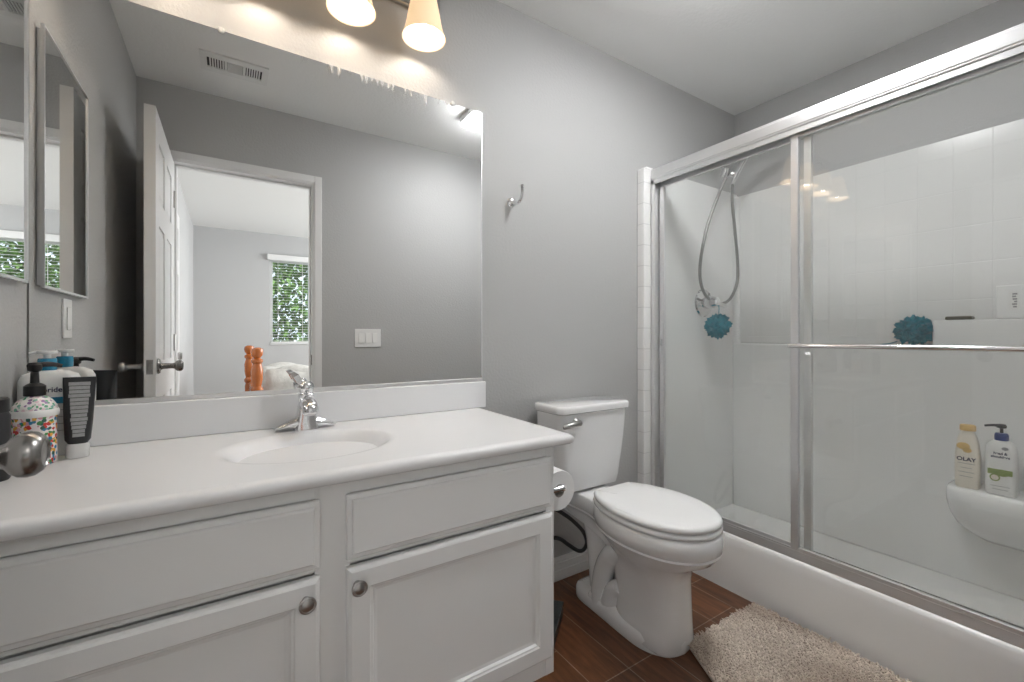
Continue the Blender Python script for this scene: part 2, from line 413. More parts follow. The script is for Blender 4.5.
def six_panel(mb, u0, u1, z0, z1, put):
    """stiles, rails and raised panels for one face; put(u0,u1,z0,z1,d0,d1,inset) adds a block of depth d0..d1"""
    st = .105; mid = (u0 + u1) / 2; ms = .045
    rows = [(z0 + .20, z0 + .80), (z0 + .96, z0 + 1.55), (z0 + 1.66, z1 - .115)]
    put(u0, u0 + st, z0, z1, 0, 1, 0); put(u1 - st, u1, z0, z1, 0, 1, 0); put(mid - ms, mid + ms, z0, z1, 0, 1, 0)
    zs = [z0] + [v for r in rows for v in r] + [z1]
    for a, b in zip(zs[0::2], zs[1::2]):
        put(u0 + st, mid - ms, a, b, 0, 1, 0); put(mid + ms, u1 - st, a, b, 0, 1, 0)
    for a, b in rows:
        for c, d in ((u0 + st, mid - ms), (mid + ms, u1 - st)):
            put(c + .012, d - .012, a + .012, b - .012, 0, .75, .02)

# ------------------------------------------------------------------ the door, open against the left side
LX0, LX1 = DX0 - .038, DX0          # leaf thickness
EY = -.795                          # free edge
leaf = MB(); leaf.box(LX0 + .007, LX1 - .007, YF + .003, EY, .012, 2.035)
def put_r(u0, u1, z0, z1, d0, d1, ins):
    x0, x1 = LX1 - .007, LX1 - .007 + .007 * d1
    if ins: leaf.loft([[(x0, u0, z0), (x0, u1, z0), (x0, u1, z1), (x0, u0, z1)], [(x1, u0 + ins, z0 + ins), (x1, u1 - ins, z0 + ins), (x1, u1 - ins, z1 - ins), (x1, u0 + ins, z1 - ins)]])
    else: leaf.box(x0, x1, u0, u1, z0, z1)
def put_l(u0, u1, z0, z1, d0, d1, ins):
    x0, x1 = LX0 + .007, LX0 + .007 - .007 * d1
    if ins: leaf.loft([[(x0, u0, z0), (x0, u1, z0), (x0, u1, z1), (x0, u0, z1)], [(x1, u0 + ins, z0 + ins), (x1, u1 - ins, z0 + ins), (x1, u1 - ins, z1 - ins), (x1, u0 + ins, z1 - ins)]])
    else: leaf.box(x1, x0, u0, u1, z0, z1)
six_panel(leaf, YF + .003, EY, .012, 2.035, put_r); six_panel(leaf, YF + .003, EY, .012, 2.035, put_l)
door = leaf.build('door_1', M['trim'], origin=(DX0, YF, 0)); door['kind'] = 'structure'
KY, KZ = -.852, .957
knob_prof = [(.033, 0), (.033, .004), (.029, .009), (.016, .012), (.0125, .018), (.0115, .052), (.014, .058), (.0195, .062), (.0235, .068), (.0245, .074), (.0232, .080), (.019, .0855), (.0150, .0875), (.0135, .086), (0, .086)]
MB().lathe(knob_prof, (LX1, KY, KZ), (1, 0, 0), 32).build('door_knob', M['dark_nickel'], door)
MB().lathe(knob_prof, (LX0, KY, KZ), (-1, 0, 0), 32).build('door_knob', M['nickel'], door)
lp = MB(); lp.box(LX0 + .008, LX1 - .008, EY, EY + .002, KZ - .030, KZ + .030, .0008); lp.box(LX0 + .013, LX1 - .013, EY, EY + .011, KZ - .011, KZ + .011, .002)
lp.build('latch_plate', M['nickel'], door, label='square steel latch plate in the door edge')
for z in (.25, 1.05, 1.83):
    hb = MB(); hb.tube([(DX0 + .004, YF + .004, z - .045), (DX0 + .004, YF + .004, z + .045)], .0055, 10, 0); hb.build('hinge', M['nickel'], door)

# ------------------------------------------------------------------ the bedroom seen through the doorway in the mirror
BX0, BX1, BY0, BY1 = -.375, 3.45, -5.15, YF - .11
struct('floor', MB().box(BX0 - .1, BX1 + .1, BY0 - .1, YF - .06, -.05, 0), M['carpet'])
struct('ceiling', MB().box(BX0 - .1, BX1 + .1, BY0 - .1, BY1, ZC, ZC + .05), M['ceiling'])
WX0, WX1, WZ0, WZ1 = .45, 1.45, .97, 2.13      # window opening in the far wall
w = MB(); w.box(BX0 - .1, WX0, BY0 - .1, BY0, 0, ZC); w.box(WX1, BX1 + .1, BY0 - .1, BY0, 0, ZC); w.box(WX0, WX1, BY0 - .1, BY0, 0, WZ0); w.box(WX0, WX1, BY0 - .1, BY0, WZ1, ZC)
struct('wall_far', w, M['bed_wall'])
struct('wall_bedroom_left', MB().box(BX0 - .1, BX0, BY0, BY1, 0, ZC), M['bed_wall'])
w = MB(); w.box(BX1, BX1 + .1, BY0, -4.3, 0, ZC); w.box(BX1, BX1 + .1, -2.3, BY1, 0, ZC); w.box(BX1, BX1 + .1, -4.3, -2.3, 0, .75); w.box(BX1, BX1 + .1, -4.3, -2.3, 2.25, ZC)  # opening cut out of view to admit the added side light
struct('wall_bedroom_right', w, M['bed_wall'])
win = MB()
for a in ((WX0, WX0 + .04, WZ0, WZ1), (WX1 - .04, WX1, WZ0, WZ1), (WX0 + .04, WX1 - .04, WZ0, WZ0 + .04), (WX0 + .04, WX1 - .04, WZ1 - .04, WZ1), (.93, .97, WZ0 + .04, WZ1 - .04)):
    win.box(a[0], a[1], BY0 - .09, BY0 - .05, a[2], a[3], .003)
wo = struct('window_1', win, M['trim'])
MB().box(WX0 + .04, .93, BY0 - .072, BY0 - .068, WZ0 + .04, WZ1 - .04).build('pane', M['pane'], wo)
MB().box(.97, WX1 - .04, BY0 - .072, BY0 - .068, WZ0 + .04, WZ1 - .04).build('pane', M['pane'], wo)
MB().box(WX0 - .0, WX1 + .0, BY0 - .05, BY0 + .015, WZ0 - .0, WZ0 + .018, .004).build('window_sill', M['trim'], wo)
bl = thing('window_blind', (.95, BY0 + .01, WZ0), 'white horizontal slat blind hanging in the bedroom window seen in the mirror', 'blind')
MB().box(WX0 - .03, WX1 + .03, BY0 + .0, BY0 + .06, WZ1 - .03, WZ1 + .045, .004).build('valance', M['blind'], bl)
n = 30
for i in range(n):
    z = WZ0 + .06 + i * (WZ1 - WZ0 - .11) / (n - 1); s_ = MB()
    s_.box(WX0 + .01, WX1 - .01, -.020, .020, -.0012, .0012)
    s_.xform(Matrix.Translation((0, BY0 + .03 - .055, z)) @ Matrix.Rotation(math.radians(-4), 4, 'X')); s_.build('slat', M['blind'], bl)
MB().box(WX0 + .01, WX1 - .01, BY0 - .045, BY0 - .005, WZ0 + .022, WZ0 + .042, .003).build('bottom_rail', M['blind'], bl)
for x in (.55, .85, 1.3):
    MB().box(x - .002, x + .002, BY0 - .004, BY0 - .001, WZ0 + .03, WZ1 - .03).build('ladder_cord', M['blind'], bl)
# garden beyond the window
struct('ground', MB().box(-8, 10, -14, BY0 - .1, -.25, -.05), M['grass'])
hd = thing('garden_tree', (1.45, -8.6, -.05), 'leafy green tree growing outside the bedroom window behind the blind', 'tree')
lv = MB()
for i in range(13000):
    u = random.random() * 2 * math.pi; v = math.acos(random.uniform(-1, 1)); rr = .62 + .38 * random.random() ** .4
    rr *= 1 + .12 * math.sin(5 * u) * math.sin(4 * v)
    c = Vector((1.45 + 1.45 * rr * math.sin(v) * math.cos(u), -8.6 + 1.1 * rr * math.sin(v) * math.sin(u), 1.60 + 1.75 * rr * math.cos(v)))
    q = Matrix.Rotation(random.uniform(0, 6.28), 3, 'Z') @ Matrix.Rotation(random.uniform(-1.3, 1.3), 3, 'X')
    L = random.uniform(.09, .15)
    lv.face([c + q @ Vector(p) for p in ((0, 0, 0), (L * .35, L * .5, .012), (0, L, 0), (-L * .35, L * .5, .012))])
lv.build('foliage', M['leaf'], hd)
MB().tube([(1.45, -8.6, -.06), (1.47, -8.58, .6), (1.42, -8.62, 1.4)], [.10, .08, .05], 10).build('trunk', M['bark'], hd)
# closet door on the bedroom's left wall
cl = MB(); cl.box(BX0 + .001, BX0 + .03, -2.86, -2.10, .01, 2.03)
def put_c(u0, u1, z0, z1, d0, d1, ins):
    x0, x1 = BX0 + .03, BX0 + .03 + .009 * d1
    if ins: cl.loft([[(x0, u0, z0), (x0, u1, z0), (x0, u1, z1), (x0, u0, z1)], [(x1, u0 + ins, z0 + ins), (x1, u1 - ins, z0 + ins), (x1, u1 - ins, z1 - ins), (x1, u0 + ins, z1 - ins)]])
    else: cl.box(x0, x1, u0, u1, z0, z1)
six_panel(cl, -2.86, -2.10, .01, 2.03, put_c)
c_ = cl.build('door_2', M['trim'], origin=(BX0, -2.5, 0)); c_['kind'] = 'structure'
MB().lathe([(.03, 0), (.03, .004), (.012, .012), (.012, .03), (.024, .045), (.026, .056), (.02, .068), (0, .07)], (BX0 + .039, -2.17, .95), (1, 0, 0), 20).build('door_knob', M['nickel'], c_)
t = MB(); t.box(BX0, BX0 + .014, -2.93, -2.87, 0, 2.10, .003); t.box(BX0, BX0 + .014, -2.09, -2.03, 0, 2.10, .003); t.box(BX0, BX0 + .014, -2.87, -2.09, 2.04, 2.10, .003)
struct('trim_3', t, M['trim'])
# bed with turned posts
bd = thing('bed', (1.2, -3.5, 0), 'wooden bed with turned orange posts and grey quilt reflected in the mirror', 'bed')
def post(x, y, h):
    s = h / .985
    MB().lathe([(0, 0), (.038, 0), (.042, .10), (.042, .55), (.036, .58), (.048, .60), (.048, .62), (.034, .64), (.046, .70), (.048, .78), (.034, .84), (.046, .855), (.046, .875), (.026, .89), (.044, .915), (.050, .945), (.044, .972), (.020, .985), (0, .985)], (x, y, 0), seg=24, sx=s, sy=s).build('bedpost', M['wood'], bd)
post(.205, -2.97, .985); post(.180, -4.0, .985); post(2.25, -2.97, .985); post(2.25, -4.0, .985)
MB().box(.172, .215, -3.955, -3.01, .20, .60, .006).build('footboard', M['wood'], bd)
MB().box(2.23, 2.27, -3.955, -3.01, .20, .86, .006).build('headboard', M['wood'], bd)
b_ = MB(); b_.box(.22, 2.23, -3.97, -3.94, .22, .40, .005); b_.box(.22, 2.23, -3.03, -3.00, .22, .40, .005); b_.build('side_rails', M['wood'], bd)
MB().box(.225, 2.225, -3.92, -3.05, .30, .62, .05, 4).build('mattress', M['paper'], bd)
q = MB(); NX, NY = 40, 24; rows = []
for j in range(NY + 1):
    row = []
    for i in range(NX + 1):
        u, v = i / NX, j / NY; x = .235 + 1.95 * u; y = -3.97 + .97 * v
        e = min(u * NX, 1) * min(v * NY / 2, (1 - v) * NY / 2, 1)
        z = .50 + e * .25 + .035 * math.sin(9 * x + 3 * math.sin(7 * y)) * e + .02 * math.sin(23 * y + 5 * x) * e
        row.append((x, y, z))
    rows.append(row)
q.loft(rows, False, False, closed=False)
qo = q.build('quilt', M['quilt'], bd, angle=180)

# ------------------------------------------------------------------ vanity cabinet
VX1, VY = .787, -.535
va = thing('vanity_cabinet', (.19, -.27, 0), 'white painted vanity cabinet with two doors under the long white countertop', 'cabinet')
b = MB()
b.box(XL + .004, VX1 - .0008, VY + .02, -.003, .1155, .7715)                                 # carcass
b.box(XL + .002, VX1 - .02, -.455, -.02, .0, .116)                                  # toe kick plinth
# face frame
F0, F1 = VY, VY + .021
b.box(XL + .003, VX1 - .001, F0 + .0008, F1 + .001, .742, .7712, .0005); b.box(XL + .003, VX1 - .001, F0 + .0008, F1 + .001, .587, .612, .0005); b.box(XL + .003, VX1 - .001, F0 + .0008, F1 + .001, .1158, .185, .0005)
b.box(.150, .220, F0, F1, .115, .772, .0015); b.box(VX1 - .03, VX1, F0, F1, .115, .772, .0015); b.box(XL + .002, XL + .045, F0, F1, .115, .772, .0015)
b.build('body', M['cab'], va)
def drawer_front(x0, x1, z0, z1):
    mb = MB(); profiled(mb, x0, x1, z0, z1, [(0, VY), (0, VY - .010), (.002, VY - .012), (.010, VY - .0135), (.012, VY - .0175), (.015, VY - .019)])
    return mb.build('drawer_front', M['cab'], va)
def cabinet_door(x0, x1, z0, z1, kx, kz):
    mb = MB(); profiled(mb, x0, x1, z0, z1, [(0, VY), (0, VY - .012), (.004, VY - .0165), (.009, VY - .019), (.047, VY - .019), (.050, VY - .0165), (.054, VY - .0155), (.058, VY - .010), (.066, VY - .0085)])
    dd = mb.build('cabinet_door', M['cab'], va)
    MB().lathe([(.008, 0), (.008, .002), (.006, .006), (.0065, .012), (.013, .016), (.0165, .020), (.0165, .023), (.0135, .0245), (.012, .0238), (.008, .026), (0, .0265)], (kx, VY - .019, kz), (0, -1, 0), 24).build('knob', M['nickel'], dd, label='round satin nickel knob')
drawer_front(-.375, .158, .600, .741); drawer_front(.212, .770, .600, .741)
cabinet_door(-.375, .158, .172, .583, .131, .546); cabinet_door(.212, .771, .172, .583, .232, .548)

# ------------------------------------------------------------------ countertop with integral basin
CX0, CX1, CY0, CZ = XL + .001, .836, -.568, .803
bx, by, ba, bb = .182, -.285, .205, .165
ct = thing('vanity_countertop', (.2, -.28, .773), 'long white one-piece sink top with oval basin and backsplash', 'countertop')
N = 96; top = []
def rect_pt(a, x0, x1, y0, y1):
    c, s = math.cos(a), math.sin(a); k = []
    if c > 1e-9: k.append((x1 - bx) / c)
    if c < -1e-9: k.append((x0 - bx) / c)
    if s > 1e-9: k.append((y1 - by) / s)
    if s < -1e-9: k.append((y0 - by) / s)
    k = min(k); return (bx + c * k, by + s * k)
# angles include the rectangle's corners
angs = sorted(set([2 * math.pi * i / N for i in range(N)] + [math.atan2(y - by, x - bx) % (2 * math.pi) for x in (CX0, CX1) for y in (CY0, -.001)]))
rings = []
def rr_(ix, z):   # outer rectangle inset on the right and front only
    return [(*rect_pt(a, CX0, CX1 - ix, CY0 + ix, -.001), z) for a in angs]
for ix, z in ((.020, .773), (.006, .774), (.001, .779), (0, .788), (.001, .794), (.005, .799), (.012, .802), (.020, CZ), (.024, CZ)): rings.append(rr_(ix, z))
for k, z in ((1.08, CZ), (1.05, CZ), (1.0, CZ - .0008), (.97, CZ - .003), (.93, CZ - .008), (.86, CZ - .020), (.76, CZ - .042), (.64, CZ - .066), (.48, CZ - .088), (.28, CZ - .100), (.12, CZ - .103)):
    rings.append([(bx + ba * k * math.cos(a), by + bb * k * math.sin(a), z) for a in angs])
c = MB(); c.loft(rings); c.build('slab', M['counter'], ct, angle=50)
MB().lathe([(0, 0), (.024, 0), (.026, .004), (.020, .007), (.017, .004), (0, .004)], (bx, by, CZ - .1042), seg=24).build('drain', M['chrome'], ct, label='chrome basin drain')
MB().box(CX0, .853, -.021, -.001, CZ - .0, .906, .004, 3).build('backsplash', M['counter'], ct)

# ------------------------------------------------------------------ faucet
fx, fy = .196, -.072
fa = thing('faucet', (fx, fy, CZ), 'chrome single lever faucet on the white sink top behind the basin', 'faucet')
m_ = MB()   # wide base with low wings and the pillar
def fring(hx, hy, z, cy=0.0): return rrect(hx, hy, min(hx, hy) * .95, z, fx, fy + cy, 5)
for sg in (-1, 1):
    m_.loft([[(fx + sg * dxx, fy + .0 + ry * math.cos(a), CZ + .0006 + max(0, zz * (.5 + .5 * math.sin(a)))) for a in [2 * math.pi * q / 14 for q in range(14)]] for dxx, ry, zz in ((.015, .024, .040), (.035, .0225, .034), (.055, .019, .025), (.072, .015, .017), (.082, .010, .011), (.085, .004, .006))])
m_.loft([rrect(.036, .026, .014, CZ + .001, fx, fy), rrect(.034, .025, .014, CZ + .012, fx, fy), rrect(.027, .022, .013, CZ + .045, fx, fy), rrect(.022, .020, .013, CZ + .075, fx, fy), rrect(.020, .019, .012, CZ + .092, fx, fy), rrect(.017, .017, .012, CZ + .096, fx, fy)])
m_.build('faucet_body', M['chrome'], fa, angle=45)
m_ = MB(); m_.tube([(fx, fy - .005, CZ + .066), (fx, fy - .035, CZ + .078), (fx, fy - .062, CZ + .077), (fx, fy - .082, CZ + .068), (fx, fy - .088, CZ + .055)], [.020, .022, .023, .0225, .0185], 18)
m_.build('spout', M['chrome'], fa)
m_ = MB(); m_.lathe([(.021, .094), (.023, .099), (.023, .106), (.018, .110), (.021, .116), (.0225, .126), (.020, .136), (.013, .143), (0, .145)], (fx, fy, CZ), seg=24); m_.build('handle_hub', M['chrome'], fa)
m_ = MB()
m_.loft([[(fx - .012 + a[0], fy + .004 + a[1], CZ + .128 + a[2]) for a in ((0, -.010, 0), (0, .010, 0), (.006, .008, .008), (.006, -.008, .008))],
         [(fx - .022 + a[0], fy + .010 + a[1], CZ + .142 + a[2]) for a in ((-.004, -.017, -.002), (-.004, .017, -.002), (.011, .014, .006), (.011, -.014, .006))],
         [(fx - .030 + a[0], fy + .016 + a[1], CZ + .160 + a[2]) for a in ((-.005, -.018, -.003), (-.005, .018, -.003), (.010, .015, .005), (.010, -.015, .005))],
         [(fx - .046 + a[0], fy + .020 + a[1], CZ + .172 + a[2]) for a in ((.002, -.015, -.002), (.002, .015, -.002), (.014, .013, .002), (.014, -.013, .002))]])
bmesh.ops.subdivide_edges(m_.bm, edges=m_.bm.edges[:], cuts=2, smooth=.6, use_grid_fill=True)
m_.build('lever', M['chrome'], fa, angle=60)
MB().tube([(fx, fy + .026, CZ + .02), (fx, fy + .026, CZ + .07)], .0025, 8, 0).build('drain_rod', M['chrome'], fa)

# ------------------------------------------------------------------ big mirror
mi = thing('wall_mirror', (.215, 0, .909), 'large frameless mirror on the grey wall above the sink backsplash', 'mirror')
MB().box(XL + .004, .840, -.006, -.0005, .909, 1.972).build('mirror_glass', M['mirror'], mi)
c = MB(); c.box(XL + .004, .842, -.012, -.0065, .9065, .919, .001); c.build('bottom_channel', M['alum'], mi, label='thin bright metal channel along the lower edge')
c = MB(); c.box(.8402, .8425, -.008, -.0005, .920, 1.972); c.build('edge_strip', M['alum'], mi)
for x in (.715, -.02):
    c = MB(); c.lathe([(0, 0), (.009, 0), (.009, .003), (.006, .006), (0, .006)], (x, -.0065, 1.972), (0, -1, 0), 16); c.build('mirror_clip', M['clear'], mi)

# ------------------------------------------------------------------ medicine cabinet on the left wall
mc = thing('medicine_cabinet', (XL, -.264, 1.21), 'mirrored medicine cabinet on the left wall over the counter', 'cabinet')
c = MB(); c.box(XL, XL + .010, -.460, -.068, 1.214, 1.869, .001); c.build('body', M['alum'], mc)
c = MB(); c.box(XL + .0105, XL + .0145, -.463, -.065, 1.215, 1.872, .0006); md = c.build('mirror_door', M['mirror2'], mc)
c = MB(); c.box(XL + .010, XL + .0175, -.469, -.464, 1.208, 1.878); c.box(XL + .010, XL + .0175, -.064, -.059, 1.208, 1.878); c.box(XL + .010, XL + .0175, -.464, -.064, 1.208, 1.2145); c.box(XL + .010, XL + .0175, -.464, -.064, 1.8725, 1.878)
c.build('door_edge_trim', M['alum'], md)

# ------------------------------------------------------------------ vanity light
SX = [-.16, .08, .32, .559]; SZ = 2.103; SY = -.110
vl = thing('vanity_light', (.19, 0, 2.26), 'wall light with amber glass bell shades above the big mirror', 'wall light')
c = MB(); c.box(-.28, .66, -.022, -.0005, 2.265, 2.345, .008, 3); c.build('backplate', M['nickel'], vl)
for x in SX:
    c = MB(); c.tube([(x, -.02, 2.30), (x, -.05, 2.325), (x, -.09, 2.325), (x, SY, 2.30), (x, SY, 2.285)], .008, 10); c.lathe([(.012, .190), (.026, .185), (.030, .165), (.026, .150)], (x, SY, SZ), seg=20); c.build('arm', M['nickel'], vl)
    c = MB()
    outer = [(.074, 0), (.0725, .004), (.066, .020), (.060, .045), (.054, .08), (.047, .115), (.040, .145), (.033, .160)]
    inner = [(r - .0035, z) for r, z in reversed(outer)]; inner[-1] = (.0705, .0005); inner.append(outer[0])
    c.lathe(outer + inner, (x, SY, SZ), seg=40); sh = c.build('shade', M['shade'], vl, angle=60, label='amber frosted glass bell shade')
    MB().lathe([(0, .050), (.014, .054), (.022, .070), (.023, .085), (.016, .108), (.013, .14), (0, .14)], (x, SY, SZ), seg=20).build('bulb', M['bulb'], sh)
    lamp('vanity_bulb_light', 'POINT', (x, SY, SZ + .035), 0.62, (1, .97, .93), radius=.02)

# ------------------------------------------------------------------ ceiling fixtures
cl_ = thing('ceiling_lamp', (1.38, -.80, ZC), 'square glowing white drum ceiling lamp between vanity and shower', 'ceiling lamp')
c = MB(); c.box(1.21, 1.55, -.96, -.64, ZC - .034, ZC - .0005, .004); c.build('lamp_frame', M['plate'], cl_)
MB().box(1.222, 1.538, -.948, -.652, ZC - .062, ZC - .0342, .008).build('diffuser', M['diffuser'], cl_)
cv = thing('ceiling_vent', (.024, -1.115, ZC), 'white three section ceiling air vent reflected at the mirror top', 'vent')
vx0, vx1, vy0, vy1 = -.122, .170, -1.205, -1.030
MB().box(vx0 + .015, vx1 - .015, vy0 + .03, vy1 - .03, ZC - .003, ZC - .0005).build('duct_shade_plate', M['duct_shade'], cv)  # thin dark plate, its colour stands in for shade inside the duct
c = MB(); c.box(vx0, vx1, vy0, vy0 + .042, ZC - .010, ZC - .0005, .002); c.box(vx0, vx1, vy1 - .042, vy1, ZC - .010, ZC - .0005, .002); c.box(vx0, vx0 + .028, vy0 + .042, vy1 - .042, ZC - .010, ZC - .0005); c.box(vx1 - .028, vx1, vy0 + .042, vy1 - .042, ZC - .010, ZC - .0005)
ux = (vx1 - vx0 - .056) / 3
for k in (1, 2): c.box(vx0 + .028 + k * ux - .006, vx0 + .028 + k * ux + .006, vy0 + .042, vy1 - .042, ZC - .010, ZC - .0005)
c.build('frame', M['plate'], cv)
for k in range(3):
    c = MB(); a = vx0 + .028 + k * ux + .007; e = a + ux - .014
    if k == 1:
        for j in range(9): c.box(a, e, vy0 + .046 + j * .0095, vy0 + .0495 + j * .0095, ZC - .009, ZC - .003)
    else:
        for j in range(6): x = a + (j + .3) * (e - a) / 6; c.box(x, x + .006, vy0 + .042, vy1 - .042, ZC - .009, ZC - .003)
    c.build('louvre', M['plate'], cv)

# ------------------------------------------------------------------ switch and outlet
sw = thing('light_switch', (.783, YF, 1.011), 'white three rocker light switch plate beside the doorway seen in the mirror', 'switch')
MB().box(.697, .869, YF, YF + .006, 1.011, 1.132, .002).build('switch_plate', M['plate'], sw)
for k in range(3):
    x = .738 + k * .0455; c = MB(); c.loft([[(x - .016, YF + .006, 1.038), (x + .016, YF + .006, 1.038), (x + .016, YF + .006, 1.105), (x - .016, YF + .006, 1.105)], [(x - .0155, YF + .012, 1.039), (x + .0155, YF + .012, 1.039), (x + .0155, YF + .008, 1.104), (x - .0155, YF + .008, 1.104)]])
    c.build('rocker', M['white_plastic'], sw)
ou = thing('wall_outlet', (XL, -.305, 1.085), 'white outlet plate low on the left wall beneath the mirrored cabinet', 'outlet')
MB().box(XL, XL + .006, -.343, -.267, 1.078, 1.195, .002).build('outlet_plate', M['plate'], ou)
MB().box(XL + .006, XL + .009, -.322, -.288, 1.102, 1.170, .002).build('socket_insert', M['white_plastic'], ou)

# ------------------------------------------------------------------ robe hook
rh = thing('robe_hook', (.99, 0, 1.63), 'curved chrome robe hook on the grey wall right of the mirror', 'hook')
MB().lathe([(.021, 0), (.021, .003), (.017, .008), (.010, .012)], (.985, -.0005, 1.640), (0, -1, 0), 24).build('hook_base', M['chrome'], rh)
c = MB(); c.tube([(.985, -.010, 1.640), (.986, -.030, 1.630), (.990, -.052, 1.632), (.993, -.066, 1.652), (.994, -.068, 1.680), (.994, -.066, 1.694)], [.009, .008, .0075, .007, .0075, .009], 12); c.build('hook_arm', M['chrome'], rh)

# ------------------------------------------------------------------ toilet
TX, TK = 1.283, 1.268
to = thing('toilet', (TX, -.40, 0), 'white two piece toilet with closed lid between the vanity and shower', 'toilet')
half = [(0, -.275), (.085, -.275), (.100, -.283), (.128, -.320), (.150, -.372), (.166, -.44), (.169, -.50), (.160, -.572), (.134, -.638), (.091, -.690), (.043, -.716), (0, -.722)]
def outline(hpts, n=5):
    c = catmull([(x, y, 0) for x, y in hpts], n); R = [(p.x, p.y) for p in c]
    return R + [(-x, y) for x, y in reversed(R[1:-1])]
def inset(ol, d, cy=-.50):
    out = []; n = len(ol)
    for i in range(n):
        a = Vector(ol[i - 1]); b = Vector(ol[(i + 1) % n]); t_ = (b - a).normalized(); nrm = Vector((-t_.y, t_.x)); p = Vector(ol[i])
        if nrm.dot(Vector((0, cy)) - p) < 0: nrm = -nrm
        out.append(tuple(p + nrm * d))
    return out
lid = outline(half)
def ring(ol, z, dx=0.0): return [(TX + dx + x, y, z) for x, y in ol]
c = MB(); c.loft([ring(inset(lid, .010), .468), ring(inset(lid, .002), .469), ring(lid, .474), ring(inset(lid, .001), .480), ring(inset(lid, .006), .486), ring(inset(lid, .016), .489), ring([(x * .6, -.49 + (y + .49) * .6) for x, y in lid], .4905)])
c.build('lid', M['seat'], to, angle=60)
c = MB(); c.loft([ring(inset(lid, .004), .4455), ring(inset(lid, -.001), .449), ring(inset(lid, -.001), .458), ring(inset(lid, .004), .4635)]); c.build('seat', M['seat'], to, angle=60)
for sx in (-1, 1):
    MB().lathe([(.014, 0), (.014, .016), (.010, .019), (0, .019)], (TX + sx * .05, -.268, .4447), seg=16).build('seat_hinge', M['seat'], to)
rim_h = [(0, -.035), (.080, -.037), (.090, -.050), (.088, -.13), (.088, -.21), (.101, -.275), (.130, -.320), (.152, -.372), (.168, -.44), (.171, -.50), (.162, -.572), (.136, -.640), (.093, -.693), (.044, -.720), (0, -.726)]
rim = outline(rim_h, 4)
def remap(ol, hw, yb, yf, sq=0.0):
    w = max(p[0] for p in ol); y0 = max(p[1] for p in ol); y1 = min(p[1] for p in ol); n = len(ol); out = []
    for i, (x, y) in enumerate(ol):
        u = x / w; v = (y - y0) / (y1 - y0) * 2 - 1
        a = math.atan2(u, v); e = 2 / 3.2
        us = math.copysign(abs(math.sin(a)) ** e, u); vs = math.copysign(abs(math.cos(a)) ** e, v)
        u2 = u * (1 - sq) + us * sq; v2 = v * (1 - sq) + vs * sq
        out.append((u2 * hw, yb + (v2 + 1) / 2 * (yf - yb)))
    return out
c = MB()
c.loft([ring(remap(rim, .095, -.33, -.592, .9), 0, .022), ring(remap(rim, .110, -.33, -.597, .9), .02, .022), ring(remap(rim, .100, -.33, -.595, .9), .07, .022), ring(remap(rim, .096, -.325, -.593, .9), .16, .022), ring(remap(rim, .098, -.31, -.596, .85), .24, .016), ring(remap(rim, .108, -.27, -.612, .6), .285, .008), ring(remap(rim, .130, -.20, -.650, .2), .318), ring(inset(rim, .022), .350), ring(inset(rim, .006), .372), ring(inset(rim, .010), .378), ring(inset(rim, .002), .384), ring(rim, .41), ring(inset(rim, .001), .436), ring(inset(rim, .007), .443), ring(inset(rim, .04), .4445)])
# foot with its rear flange, and the trapway bulging behind the pedestal
foot = outline([(0, -.115), (.060, -.118), (.084, -.135), (.098, -.18), (.104, -.28), (.112, -.40), (.112, -.49), (.090, -.550), (.05, -.588), (0, -.600)], 5)
c.loft([ring(inset(foot, .002), 0, .022), ring(foot, .010, .022), ring(inset(foot, .001), .035, .022), ring(inset(foot, .008), .050, .022), ring(inset(foot, .03), .058, .022)])
for sx in (-1, 1):
    c.tube([(TX + .012 + sx * .072, -.40, .29), (TX + .014 + sx * .066, -.335, .25), (TX + .018 + sx * .058, -.285, .18), (TX + .020 + sx * .055, -.262, .10), (TX + .022 + sx * .054, -.262, .03)], [.026, .040, .040, .042, .050], 16)
    c.tube([(TX + .02 + sx * .066, -.37, .14), (TX + .02 + sx * .062, -.335, .11), (TX + .02 + sx * .056, -.31, .05)], [.026, .035, .042], 14)
c.tube([(TX + .01, -.165, .40), (TX + .014, -.20, .25), (TX + .02, -.23, .03)], [.070, .058, .066], 18)
c.build('bowl', M['porcelain'], to, angle=55)
for sx in (-1, 1):
    MB().lathe([(.0145, 0), (.0145, .008), (.012, .015), (.006, .019), (0, .0195)], (TX + .022 + sx * .088, -.235, .046), seg=16).build('bolt_cap', M['porcelain'], to)
def trr(hx, y0, y1, r, z): return rrect(hx + .009, (y1 - y0) / 2, r, z, TK, (y0 + y1) / 2, 6)
c = MB(); c.loft([trr(.135, -.165, -.040, .03, .4455), trr(.152, -.185, -.034, .035, .456), trr(.157, -.192, -.032, .035, .49), trr(.168, -.202, -.030, .035, .60), trr(.176, -.208, -.029, .034, .70), trr(.180, -.211, -.028, .034, .7735)])
c.build('tank', M['porcelain'], to, angle=50)
c = MB(); c.loft([trr(.183, -.214, -.026, .034, .7745), trr(.189, -.2205, -.024, .036, .779), trr(.190, -.222, -.024, .036, .797), trr(.187, -.219, -.026, .034, .804), trr(.178, -.210, -.034, .03, .807)])
c.build('tank_lid', M['porcelain'], to, angle=50)
c = MB(); c.lathe([(.016, 0), (.016, .006), (.011, .012), (.011, .018)], (1.152, -.2105, .742), (0, -1, 0), 20)
c.tube([(1.160, -.230, .742), (1.13, -.234, .741), (1.10, -.232, .736), (1.078, -.227, .731)], [.012, .0125, .011, .007], 12); c.build('flush_lever', M['nickel'], to, label='satin metal flush lever')

